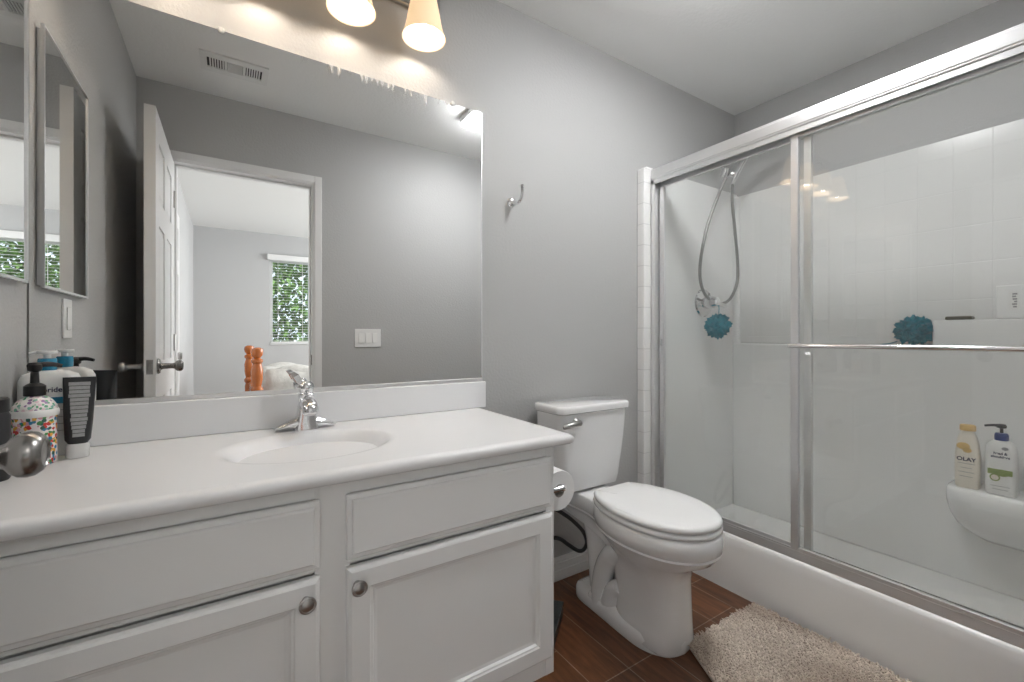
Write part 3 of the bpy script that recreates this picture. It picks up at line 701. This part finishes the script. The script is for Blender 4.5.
# water line behind the vanity's end
c = MB(); c.tube([(1.140, -.105, .448), (1.125, -.09, .42), (1.15, -.075, .362), (1.20, -.064, .325), (1.262, -.06, .278), (1.325, -.06, .215), (1.350, -.06, .160), (1.335, -.06, .130), (1.300, -.06, .132), (1.245, -.06, .172), (1.19, -.062, .214), (1.12, -.066, .235), (1.055, -.072, .230)], .0085, 12, 8)
hs = thing('water_supply_hose', (1.0, -.06, .2), 'black braided water hose looping down the wall beside the toilet', 'hose')
c.build('braided_hose', M['rubber'], hs)
c = MB(); c.lathe([(.028, 0), (.028, .004), (.010, .008), (.009, .05), (.013, .052), (.013, .085), (.009, .09)], (1.03, -.0005, .23), (0, -1, 0), 18); c.tube([(1.03, -.07, .23), (1.058, -.07, .23)], .008, 10, 0); c.build('stop_valve', M['chrome'], hs)
MB().lathe([(.016, 0), (.018, .006), (.016, .016), (0, .017)], (1.03, -.089, .23), (0, -1, 0), 12, 1.0, .6).build('valve_handle', M['chrome'], hs)

# toilet paper on the vanity's side
ph = thing('toilet_paper_holder', (VX1, -.40, .60), 'chrome paper holder fixed to the vanity side facing the toilet', 'paper holder')
for y in (-.475, -.345):
    c = MB(); c.lathe([(.017, 0), (.017, .004), (.009, .010), (.008, .074), (.010, .078), (.010, .088), (0, .090)], (VX1 - .001, y, .612), (1, 0, 0), 16); c.build('bracket', M['chrome'], ph)
MB().tube([(VX1 + .080, -.475, .612), (VX1 + .080, -.345, .612)], .0075, 12, 0).build('spindle', M['chrome'], ph)
tp = thing('toilet_paper_roll', (VX1 + .080, -.41, .538), 'white toilet paper roll on the holder at the vanity end', 'toilet paper')
c = MB(); c.lathe([(.0205, -.052), (.061, -.052), (.0625, -.049), (.0625, .049), (.061, .052), (.0205, .052), (.0205, -.052)], (VX1 + .080, -.41, .612 - .0117), (0, 1, 0), 40); c.build('paper', M['paper'], tp, angle=40)
c = MB(); c.lathe([(.0202, -.0523), (.0202, .0523), (.0188, .0523), (.0188, -.0523), (.0202, -.0523)], (VX1 + .080, -.41, .612 - .0117), (0, 1, 0), 24); c.build('core', M['card'], tp, label='grey cardboard core')
# small dark box tucked between vanity and toilet
sc_ = thing('storage_box', (.95, -.25, 0), 'small dark box on the floor tucked behind the vanity end', 'box')
rb = Matrix.Translation((.948, -.254, 0)) @ Matrix.Rotation(math.radians(41.3), 4, 'Z')
c = MB(); c.box(-.15, .15, -.06, .06, .0005, .030, .003); c.xform(rb); c.build('box_base', M['black'], sc_)
c = MB(); c.box(-.152, .152, -.062, .062, .0305, .044, .004, 3); c.xform(rb); c.build('box_lid', M['scale_glass'], sc_)

# ------------------------------------------------------------------ bath mat
A, B_, C_, D_ = Vector((1.342, -.582, 0)), Vector((1.752, -.590, 0)), Vector((1.766, -1.16, 0)), Vector((1.050, -1.13, 0))
def quad(u, v): return (A * (1 - u) + B_ * u) * (1 - v) + (D_ * (1 - u) + C_ * u) * v
bm_ = thing('bath_mat', (1.45, -.85, 0), 'beige shaggy bath mat on the wood floor along the shower curb', 'bath mat')
def bump_(p): return .004 * math.sin(7 * p.x + 3 * p.y) + .004 * math.sin(5 * p.y - 2 * p.x + 1)
c = MB(); rows = []
ol = [quad(u / 12, 0) for u in range(12)] + [quad(1, v / 12) for v in range(12)] + [quad(1 - u / 12, 1) for u in range(12)] + [quad(0, 1 - v / 12) for v in range(12)]
ctr = quad(.5, .5)
def shr(d): return [p + (ctr - p).normalized() * d for p in ol]
c.loft([[(p.x, p.y, .0008) for p in shr(.002)], [(p.x, p.y, .005) for p in ol], [(p.x, p.y, .011) for p in ol], [(p.x, p.y, .014) for p in shr(.005)]])
c.build('mat_backing', M['mat_base'], bm_)
vs, fs, ta = [], [], []
for i in range(15000):
    u, v = random.random(), random.random()
    u = .006 + u * .988; v = .006 + v * .988
    p = quad(u, v); r = random.uniform(.0022, .0036); L = random.uniform(.014, .022)
    az = random.uniform(0, 6.283); lean = random.uniform(.1, 1.0); dx, dy = math.cos(az) * lean, math.sin(az) * lean
    edge = min(u, 1 - u, v, 1 - v)
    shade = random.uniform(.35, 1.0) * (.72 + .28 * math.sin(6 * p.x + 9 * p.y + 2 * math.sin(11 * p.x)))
    i0 = len(vs)
    for k, (f, w_) in enumerate(((0, 1.0), (.45, 1.15), (.85, .95), (1.0, .35))):
        cx_, cy_, cz_ = p.x + dx * L * f * f, p.y + dy * L * f * f, .010 + L * f * (1 - .25 * lean * f)
        for q_ in range(5):
            a_ = q_ * 1.2566 + az
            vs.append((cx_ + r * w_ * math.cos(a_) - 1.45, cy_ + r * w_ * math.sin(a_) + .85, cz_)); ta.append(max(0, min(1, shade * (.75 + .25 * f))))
    for k in range(3):
        for q_ in range(5):
            a0 = i0 + k * 5 + q_; a1 = i0 + k * 5 + (q_ + 1) % 5
            fs.append((a0, a1, a1 + 5, a0 + 5))
    fs.append(tuple(i0 + 15 + q_ for q_ in range(5)))
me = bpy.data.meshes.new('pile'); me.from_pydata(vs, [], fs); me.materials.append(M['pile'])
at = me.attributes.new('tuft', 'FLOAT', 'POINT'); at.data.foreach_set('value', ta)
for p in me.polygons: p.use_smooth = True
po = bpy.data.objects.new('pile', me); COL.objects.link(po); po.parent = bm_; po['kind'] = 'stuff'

# ------------------------------------------------------------------ shower
CUX = 1.790     # curb front
sp_ = thing('shower_pan', (2.2, -.74, 0), 'white shower pan with raised front curb on the bathroom floor', 'shower pan')
c = MB(); prof = [(CUX - .002, 0), (CUX - .001, .02), (CUX + .002, .19), (CUX + .004, .222), (CUX + .008, .232), (CUX + .016, .236), (CUX + .085, .236), (CUX + .10, .230), (CUX + .108, .215), (CUX + .115, .09), (CUX + .13, .062), (CUX + .17, .055), (XR - .004, .060), (XR - .004, 0)]
c.loft([[(x, y, z) for x, z in prof] for y in (YF + .001, -.001)]); c.build('pan', M['acrylic'], sp_, angle=50)
MB().lathe([(0, 0), (.045, 0), (.045, .003), (.040, .005), (0, .004)], (2.25, -.74, .056), seg=24).build('drain', M['chrome'], sp_)
ss = thing('shower_surround', (2.5, -.74, .06), 'white moulded shower wall surround with tile pattern, ledge and shelf', 'shower surround')
MB().box(XR - .022, XR - .0005, YF + .03, -.03, 1.045, 1.937, .002).build('back_panel', M['tile'], ss)
c = MB(); c.box(CUX + .01, XR - .0005, -.018, -.0005, .237, 1.958, .004); c.box(CUX + .14, XR - .0005, -.018, -.0015, .060, .240); c.box(XR - .05, XR - .0005, -.05, -.0005, .237, 1.937, .018, 4); c.build('end_panel', M['acrylic'], ss)
c = MB(); c.box(CUX + .01, XR - .0005, YF + .0005, YF + .018, .237, 1.958, .004); c.box(CUX + .14, XR - .0005, YF + .0015, YF + .018, .060, .240); c.build('end_panel', M['acrylic'], ss)
c = MB(); c.box(XR - .055, XR - .0005, YF + .019, -.019, .056, 1.043, .012, 3); c.build('lower_panel', M['acrylic'], ss)
c = MB(); c.box(XR - .075, XR - .022, YF + .019, -.925, 1.040, 1.153, .010, 3); c.build('raised_ledge', M['acrylic'], ss)
# moulded bottle shelf, bowl-shaped below
c = MB(); R_ = []
for k, (dx, dz) in enumerate(((.205, .470), (.215, .476), (.215, .484), (.205, .490))): R_.append((dx, dz))
def shelf_ring(dx, y0, z): 
    pts = [(XR - .056, y0, z)]
    for k in range(9):
        a = math.radians(90 * k / 8); pts.append((XR - .056 - (dx - .05) + .05 * (1 - math.sin(a)) , y0 - .05 + .05 * math.cos(a) - .0, z)) if False else pts.append((XR - .056 - (dx - .06) - .06 * math.sin(a), y0 - .06 * (1 - math.cos(a)), z))
    pts += [(XR - .056 - dx, YF + .02, z), (XR - .056, YF + .02, z)]
    return pts
c.loft([shelf_ring(.062, -1.07, .27), shelf_ring(.09, -1.045, .29), shelf_ring(.13, -1.015, .33), shelf_ring(.155, -.998, .38), shelf_ring(.163, -.990, .43), shelf_ring(.163, -.990, .470), shelf_ring(.156, -.993, .479), shelf_ring(.145, -1.0, .482)])
c.build('bottle_shelf', M['acrylic'], ss, angle=50)
# white edge-tile strips outside the door frame
for nm, y0, y1 in (('trim_4', -.046, -.0005), ('trim_5', YF + .0005, YF + .03)):
    struct(nm, MB().box(1.748, CUX + .012, y0, y1, .0, 1.934, .006, 3), M['strip'])
fr = thing('shower_enclosure', (1.83, -.74, .236), 'bright aluminium header, jambs and sill framing the shower opening', 'shower frame')
c = MB(); c.box(1.796, 1.872, YF + .034, -.05, 1.872, 1.930, .004); c.box(1.7935, 1.800, YF + .034, -.05, 1.880, 1.922, .003); c.box(1.800, 1.803, YF + .034, -.05, 1.852, 1.874); c.box(1.865, 1.868, YF + .034, -.05, 1.852, 1.874); c.build('header', M['alum'], fr)
for y0, y1 in ((-.068, -.0475), (YF + .032, YF + .052)):
    c = MB(); c.box(1.800, 1.868, y0, y1, .268, 1.872, .002); c.build('jamb', M['alum'], fr)
c = MB(); c.loft([[(1.806, y, .2365), (1.806, y, .241), (1.809, y, .256), (1.810, y, .268), (1.8115, y, .268), (1.812, y, .254), (1.828, y, .254), (1.829, y, .268), (1.832, y, .268), (1.833, y, .254), (1.849, y, .254), (1.850, y, .275), (1.856, y, .275), (1.858, y, .2365)] for y in (YF + .034, -.05)])
c.build('sill_track', M['alum'], fr, angle=25)

def shower_door(x, y0, y1, label, bar):
    """y0 > y1; panel in the plane x"""
    sd = thing('shower_door', (x, (y0 + y1) / 2, .256), label, 'shower door', 'framed sliding shower doors')
    g = MB(); g.box(x - .0025, x + .0025, y1 + .010, y0 - .010, .272, 1.846); g.build('glass_pane', M['glass'], sd)
    for ya, yb in ((y0, y0 - .026), (y1 + .026, y1)):
        MB().box(x - .009, x + .009, yb, ya, .258, 1.866, .0025).build('stile', M['alum'], sd)
    MB().box(x - .008, x + .008, y1 + .026, y0 - .026, 1.840, 1.864, .002).build('top_rail', M['alum'], sd)
    MB().box(x - .008, x + .008, y1 + .026, y0 - .026, .258, .281, .002).build('bottom_rail', M['alum'], sd)
    if bar:
        b_ = MB(); b_.tube([(x - .040, y0 - .010, 1.049), (x - .040, y1 + .008, 1.049)], .0085, 14, 0); tb = b_.build('towel_bar', M['chrome'], sd)
        for y in (y0 - .012, y1 + .012):
            MB().box(x - .044, x - .009, y - .008, y + .008, 1.042, 1.056, .002).build('bar_bracket', M['chrome'], tb)
    else:
        for z in (1.065,): MB().box(x - .020, x - .009, y0 - .018, y0 - .008, z - .03, z + .005, .002).build('finger_pull', M['chrome'], sd)
    return sd
shower_door(1.821, -.699, -1.428, 'outer sliding glass shower door with a long towel bar, right half', True)
shower_door(1.841, -.074, -.762, 'inner sliding glass shower door beside the toilet, left half without a bar', False)

# ------------------------------------------------------------------ shower fittings
hsx, hsz = 2.335, 2.075
sh = thing('hand_shower', (hsx, 0, hsz), 'chrome hand shower with looping steel hose high on the shower end wall', 'shower head')
c = MB(); c.lathe([(.030, 0), (.030, .004), (.022, .010), (.010, .014)], (hsx, -.0005, hsz), (0, -1, 0), 20); c.tube([(hsx, -.01, hsz), (hsx, -.06, hsz - .004), (hsx, -.10, hsz - .03), (hsx, -.115, hsz - .06)], .0105, 12); c.build('shower_arm', M['chrome'], sh)
c = MB(); c.lathe([(.019, -.025), (.022, -.02), (.022, .02), (.017, .025)], (hsx, -.120, hsz - .075), (0, -.3, 1), 18); c.lathe([(.012, 0), (.015, .01), (.015, .03), (.010, .04)], (hsx + .012, -.14, hsz - .085), (.5, -.6, -.2), 16); c.build('diverter_bracket', M['chrome'], sh)
c = MB(); c.tube([(hsx + .02, -.15, hsz - .14), (hsx + .018, -.19, hsz - .08), (hsx + .014, -.25, hsz + .0), (hsx + .010, -.31, hsz + .05)], [.011, .0135, .0145, .014], 14); c.build('handle', M['chrome'], sh)
c = MB(); c.lathe([(.012, -.028), (.030, -.020), (.052, -.006), (.056, .006), (.053, .014), (.045, .016), (0, .014)], (hsx + .006, -.355, hsz + .052), (-.05, -.45, -.9), 28); c.build('spray_head', M['dark_nickel'], sh)
c = MB(); c.tube([(hsx + .005, -.125, hsz - .10), (hsx - .04, -.115, hsz - .18), (hsx - .12, -.09, hsz - .38), (hsx - .162, -.075, hsz - .58), (hsx - .15, -.07, hsz - .70), (hsx - .09, -.07, hsz - .775), (hsx + .02, -.072, hsz - .805), (hsx + .12, -.075, hsz - .775), (hsx + .185, -.08, hsz - .68), (hsx + .185, -.085, hsz - .56), (hsx + .135, -.10, hsz - .40), (hsx + .075, -.12, hsz - .26), (hsx + .035, -.14, hsz - .18), (hsx + .022, -.15, hsz - .14)], .0085, 12, 8)
c.build('steel_hose', M['steel_hose'], sh, angle=60)
vvx, vvz = 2.282, 1.275
vv_ = thing('shower_valve', (vvx, 0, vvz), 'round chrome shower valve with lever behind the hose loop', 'shower valve')
MB().lathe([(.080, 0), (.080, .003), (.074, .010), (.045, .016), (.034, .020)], (vvx, -.0185, vvz), (0, -1, 0), 36).build('escutcheon', M['chrome'], vv_)
c = MB(); c.lathe([(.034, .018), (.034, .060), (.030, .070), (.026, .090), (.018, .096), (0, .097)], (vvx, -.0185, vvz), (0, -1, 0), 24); c.build('valve_hub', M['chrome'], vv_)
c = MB(); c.tube([(vvx, -.098, vvz), (vvx + .03, -.108, vvz - .012), (vvx + .065, -.112, vvz - .020)], [.014, .010, .012], 12); c.build('lever', M['chrome'], vv_)

def puff(mb, c0, R, n, sx=1, sy=1, sz=1):
    """netting ruffles around a ball"""
    for i in range(n):
        d = Vector((random.gauss(0, 1), random.gauss(0, 1), random.gauss(0, 1))).normalized()
        q = Vector((0, 0, 1)).rotation_difference(d); o = Vector(c0) + Vector((d.x * sx, d.y * sy, d.z * sz)) * R * random.uniform(.2, .66)
        r = R * random.uniform(.30, .52); ph = random.uniform(0, 6.28); k = random.choice((5, 6, 7, 8)); rings = []
        for f in (.15, .6, 1.0):
            rings.append([o + q @ Vector((r * f * math.cos(2 * math.pi * j / 24), r * f * math.sin(2 * math.pi * j / 24), r * .55 * f * math.sin(k * 2 * math.pi * j / 24 + ph) + R * .12 * (1 - f))) for j in range(24)])
        mb.loft(rings, False, False)
    return mb
lo = thing('bath_puff', (2.245, -.135, 1.15), 'teal netting bath puff hanging from the shower valve lever', 'bath puff')
puff(MB(), (2.240, -.135, 1.138), .074, 110).build('netting', M['teal'], lo, angle=180)
MB().tube([(vvx + .012, -.105, vvz - .012), (vvx - .01, -.122, vvz - .04), (2.245, -.135, 1.165)], .002, 6).build('cord', M['teal'], lo)
lo2 = thing('bath_puff', (2.60, -.852, 1.043), 'teal netting bath puff resting on the shower ledge above the towel bar', 'bath puff')
puff(MB(), (2.582, -.866, 1.108), .082, 120, .5, 1, .76).build('netting', M['teal'], lo2, angle=180)
c = MB(); c.tube([(2.59, -.80, 1.06), (2.56, -.78, 1.05), (2.575, -.75, 1.047)], .002, 6); c.build('cord', M['teal'], lo2)
sd_ = thing('soap_bar', (2.585, -1.01, 1.153), 'dark olive soap slab lying on the raised shower ledge', 'soap')
c = MB(); c.box(2.565, 2.610, -1.047, -.965, 1.1535, 1.167, .004, 3); c.build('slab', M['soap'], sd_)
MB().box(2.568, 2.607, -1.043, -.969, 1.1672, 1.1685, .0005).build('pale_top', M['card'], sd_)
pk = thing('soap_packet', (2.59, -1.16, 1.153), 'pale upright packet with vertical print on the shower ledge', 'packet')
MB().box(2.572, 2.606, -1.205, -1.112, 1.1535, 1.285, .004, 3).build('carton', M['acrylic'], pk)
c = MB(); c.box(2.5712, 2.5718, -1.175, -1.145, 1.187, 1.262); c.build('label_panel', M['white_plastic'], pk)
c = MB()
for k, (w_, o_) in enumerate(((.010, 0), (.013, .001), (.008, -.002), (.012, 0), (.010, .002), (.013, 0))): c.box(2.5705, 2.5711, -1.163 - w_ / 2 + o_, -1.163 + w_ / 2 + o_, 1.196 + k * .010, 1.2025 + k * .010)
c.build('print', M['grey_ink'], pk)

# bottle helper: rings of rounded rectangles, facing -X or -Y
def bottle_body(mb, cx, cy, z0, prof, r=.6):
    """prof: (half x, half y, z)"""
    mb.loft([rrect(hx, hy, min(hx, hy) * r, z0 + z, cx, cy, 5) for hx, hy, z in prof]); return mb
def on_x(x, y, z, roll=0):     # lettering plane facing -X, reading along -Y
    return Matrix.Translation((x, y, z)) @ Matrix(((0, 0, -1, 0), (-1, 0, 0, 0), (0, 1, 0, 0), (0, 0, 0, 1)))
def on_y(x, y, z):             # facing -Y, reading along +X
    return Matrix.Translation((x, y, z)) @ Matrix(((1, 0, 0, 0), (0, 0, -1, 0), (0, 1, 0, 0), (0, 0, 0, 1)))
def disc(mb, mtx, rx, rz, n=20, d=.0006):
    mb.loft([[mtx @ Vector((rx * math.cos(2 * math.pi * i / n), rz * math.sin(2 * math.pi * i / n), z)) for i in range(n)] for z in (0, d)]); return mb

SZ0 = .482
ow = thing('body_wash_bottle', (2.47, -1.055, SZ0), 'cream body wash bottle with gold top on the shower shelf', 'bottle')
c = MB(); bottle_body(c, 2.47, -1.053, SZ0, [(.021, .030, .0005), (.024, .034, .006), (.024, .036, .06), (.024, .035, .13), (.023, .031, .175), (.020, .025, .205), (.015, .018, .222), (.012, .014, .226)]); ob = c.build('body', M['cream_plastic'], ow)
c = MB(); c.lathe([(.019, .2265), (.0195, .230), (.0195, .246), (.017, .250), (0, .250)], (2.47, -1.053, SZ0), seg=24, sx=.9, sy=1.2); c.build('cap', M['gold'], ow)
X0 = 2.4455
c = MB(); disc(c, on_x(X0 - .0004, -1.045, SZ0 + .167), .019, .014); disc(c, on_x(X0 - .0004, -1.056, SZ0 + .152), .013, .010); c.build('flower_mark', M['gold'], ob, label='orange gold splash mark')
text_mesh('OLAY', .021, on_x(X0, -1.053, SZ0 + .115), bold=.0004).build('lettering', M['ink'], ob)
c = MB()
for k, w_ in enumerate((.05, .032, .045, .038)): c.box(X0 - .0006, X0, -1.053 - w_ / 2, -1.053 + w_ / 2, SZ0 + .098 - k * .017, SZ0 + .0995 - k * .017)
c.build('small_print', M['grey_ink'], ob)
hw = thing('shampoo_bottle', (2.46, -1.145, SZ0), 'white pump shampoo bottle with navy collar on the shower shelf', 'bottle')
c = MB(); bottle_body(c, 2.462, -1.145, SZ0, [(.023, .038, .0005), (.027, .041, .006), (.027, .0415, .10), (.027, .040, .16), (.025, .036, .190), (.020, .024, .203), (.014, .016, .207)]); hb_ = c.build('body', M['white_plastic'], hw)
MB().lathe([(.018, .207), (.019, .209), (.019, .228), (.016, .234), (0, .235)], (2.462, -1.145, SZ0), seg=24).build('collar', M['navy'], hw)
c = MB(); c.lathe([(.005, .234), (.005, .252), (.013, .254), (.014, .262), (.010, .268), (0, .268)], (2.462, -1.145, SZ0), seg=16); c.tube([(2.462, -1.145, SZ0 + .260), (2.455, -1.125, SZ0 + .262), (2.45, -1.102, SZ0 + .257)], [.006, .005, .004], 8); c.build('pump', M['charcoal'], hw)
X1 = 2.4345
text_mesh('head &', .0125, on_x(X1, -1.146, SZ0 + .160), bold=.0004).build('lettering', M['ink'], hb_)
text_mesh('shoulders', .0125, on_x(X1, -1.146, SZ0 + .147), bold=.0004).build('lettering', M['ink'], hb_)
c = MB(); disc(c, on_x(X1 - .0004, -1.158, SZ0 + .180), .009, .006); c.build('badge', M['grey_ink'], hb_)
c = MB(); c.box(X1 - .0006, X1, -1.177, -1.113, SZ0 + .080, SZ0 + .100); disc(c, on_x(X1 - .0004, -1.132, SZ0 + .068), .014, .014); disc(c, on_x(X1 - .0004, -1.150, SZ0 + .088), .020, .013); c.build('fruit_mark', M['green'], hb_, label='green fruit band')
disc(MB(), on_x(X1 - .0012, -1.132, SZ0 + .068), .010, .010).build('fruit_flesh', M['cream_plastic'], hb_)
c = MB()
for k, w_ in enumerate((.05, .042)): c.box(X1 - .0006, X1, -1.145 - w_ / 2, -1.145 + w_ / 2, SZ0 + .036 - k * .012, SZ0 + .0375 - k * .012)
c.build('small_print', M['grey_ink'], hb_)

# ------------------------------------------------------------------ things on the counter's left end
lx, ly = -.3545, -.071
lt = thing('lotion_bottle', (lx, ly, CZ), 'big white lotion bottle with blue pump collar and blue label band', 'bottle')
c = MB(); bottle_body(c, lx, ly, CZ, [(.046, .019, .0005), (.051, .023, .006), (.0525, .024, .06), (.053, .024, .155), (.052, .023, .178), (.046, .020, .191), (.030, .015, .199), (.017, .013, .201)], .75); lb = c.build('body', M['white_plastic'], lt)
LY = ly - .0242
text_mesh('Lubriderm', .0165, on_y(lx + .010, LY, CZ + .156), bold=.0003, squeeze=.95).build('lettering', M['ink'], lb)
c = MB(); c.box(lx - .002, lx + .047, LY - .0006, LY, CZ + .124, CZ + .139); c.build('blue_band', M['blue'], lb)
c = MB()
for k, w_ in enumerate((.03, .04, .035, .03)): c.box(lx + .024 - w_ / 2, lx + .024 + w_ / 2, LY - .0005, LY, CZ + .108 - k * .016, CZ + .1092 - k * .016)
c.build('small_print', M['grey_ink'], lb)
MB().lathe([(.0155, .2012), (.0165, .203), (.0165, .226), (.015, .229), (0, .2295)], (lx - .006, ly, CZ), seg=24).build('pump_collar', M['blue'], lt, label='bright blue pump collar')
c = MB(); c.lathe([(.0065, .2297), (.0065, .238), (.0175, .240), (.0185, .244), (.017, .247), (0, .2475)], (lx - .006, ly, CZ), seg=24); c.tube([(lx - .006, ly, CZ + .2435), (lx - .022, ly - .004, CZ + .2435), (lx - .034, ly - .006, CZ + .240)], [.005, .0045, .0035], 8); c.build('pump_head', M['white_plastic'], lt)
dx_, dy_ = -.3585, -.158
dp = thing('soap_dispenser', (dx_, dy_, CZ), 'flower painted soap dispenser with black pump in front of the lotion', 'dispenser')
c = MB(); c.lathe([(0, .0005), (.031, .0005), (.034, .005), (.035, .02), (.0345, .085), (.0355, .104), (.037, .106)], (dx_, dy_, CZ), seg=36); c.build('jar', M['floral'], dp)
MB().lathe([(.0375, .1062), (.0385, .109), (.0385, .117), (.0365, .121)], (dx_, dy_, CZ), seg=36).build('rim_band', M['white_plastic'], dp)
c = MB(); c.lathe([(.0362, .1212), (.034, .130), (.027, .141), (.018, .149), (.014, .151)], (dx_, dy_, CZ), seg=36); c.build('domed_lid', M['floral_lid'], dp)
c = MB(); c.lathe([(.0175, .1512), (.0175, .172), (.013, .176), (.0075, .179), (.0065, .203), (.011, .206), (.0125, .218), (.009, .223), (0, .224)], (dx_, dy_, CZ), seg=24)
c.tube([(dx_, dy_, CZ + .2165), (dx_ + .022, dy_ + .008, CZ + .2185), (dx_ + .040, dy_ + .014, CZ + .214)], [.0065, .0055, .004], 10); c.build('pump', M['black'], dp)
tx_, ty_ = -.297, -.128
tb = thing('cleanser_tube', (tx_, ty_, CZ), 'charcoal squeeze tube standing on its clear cap right of the lotion bottle', 'tube')
rot = Matrix.Translation((tx_, ty_, CZ)) @ Matrix.Rotation(math.radians(14), 4, 'Z') @ Matrix.Rotation(math.radians(1.2), 4, 'Y')
c = MB(); c.loft([rrect(.019, .017, .014, .001), rrect(.020, .018, .015, .003), rrect(.020, .018, .015, .030), rrect(.018, .016, .013, .033)]); c.xform(rot); c.build('clear_cap', M['clear'], tb)
c = MB(); c.loft([rrect(.017, .015, .012, .0335), rrect(.022, .019, .015, .042), rrect(.025, .018, .014, .09), rrect(.027, .011, .008, .15), rrect(.028, .003, .0025, .176), rrect(.028, .002, .0018, .186)]); c.xform(rot); tbb = c.build('tube_body', M['charcoal'], tb)
c = MB()
def tube_front(z):      # y of the tube's front face at height z
    K = [(.042, -.019), (.09, -.018), (.15, -.011), (.176, -.003), (.186, -.002)]
    for (a, b), (e, f) in zip(K, K[1:]):
        if a <= z <= e: return b + (f - b) * (z - a) / (e - a)
    return K[-1][1]
for k in range(14):
    z = .050 + k * .0090; e = z + .0076; w_ = .0125 + .0085 * (z - .05) / .13 - random.uniform(0, .003)
    ya, yb = tube_front(z), tube_front(e)
    c.loft([[(-w_, ya - .0008, z), (w_, ya - .0008, z), (w_, ya + .0012, z), (-w_, ya + .0012, z)], [(-w_, yb - .0008, e), (w_, yb - .0008, e), (w_, yb + .0012, e), (-w_, yb + .0012, e)]])
c.xform(rot); c.build('label_print', M['grey_ink'], tbb, label='grey printed text block')
kx, ky = -.386, -.272
bk = thing('black_bottle', (kx, ky, CZ), 'slim black bottle at the counter end by the left wall', 'bottle')
c = MB(); c.lathe([(0, .0005), (.022, .0005), (.024, .004), (.024, .126), (.021, .132)], (kx, ky, CZ), seg=24); c.build('body', M['charcoal'], bk)
MB().lathe([(.0215, .1322), (.0225, .134), (.0225, .158), (.020, .161), (0, .161)], (kx, ky, CZ), seg=24).build('cap', M['black'], bk)
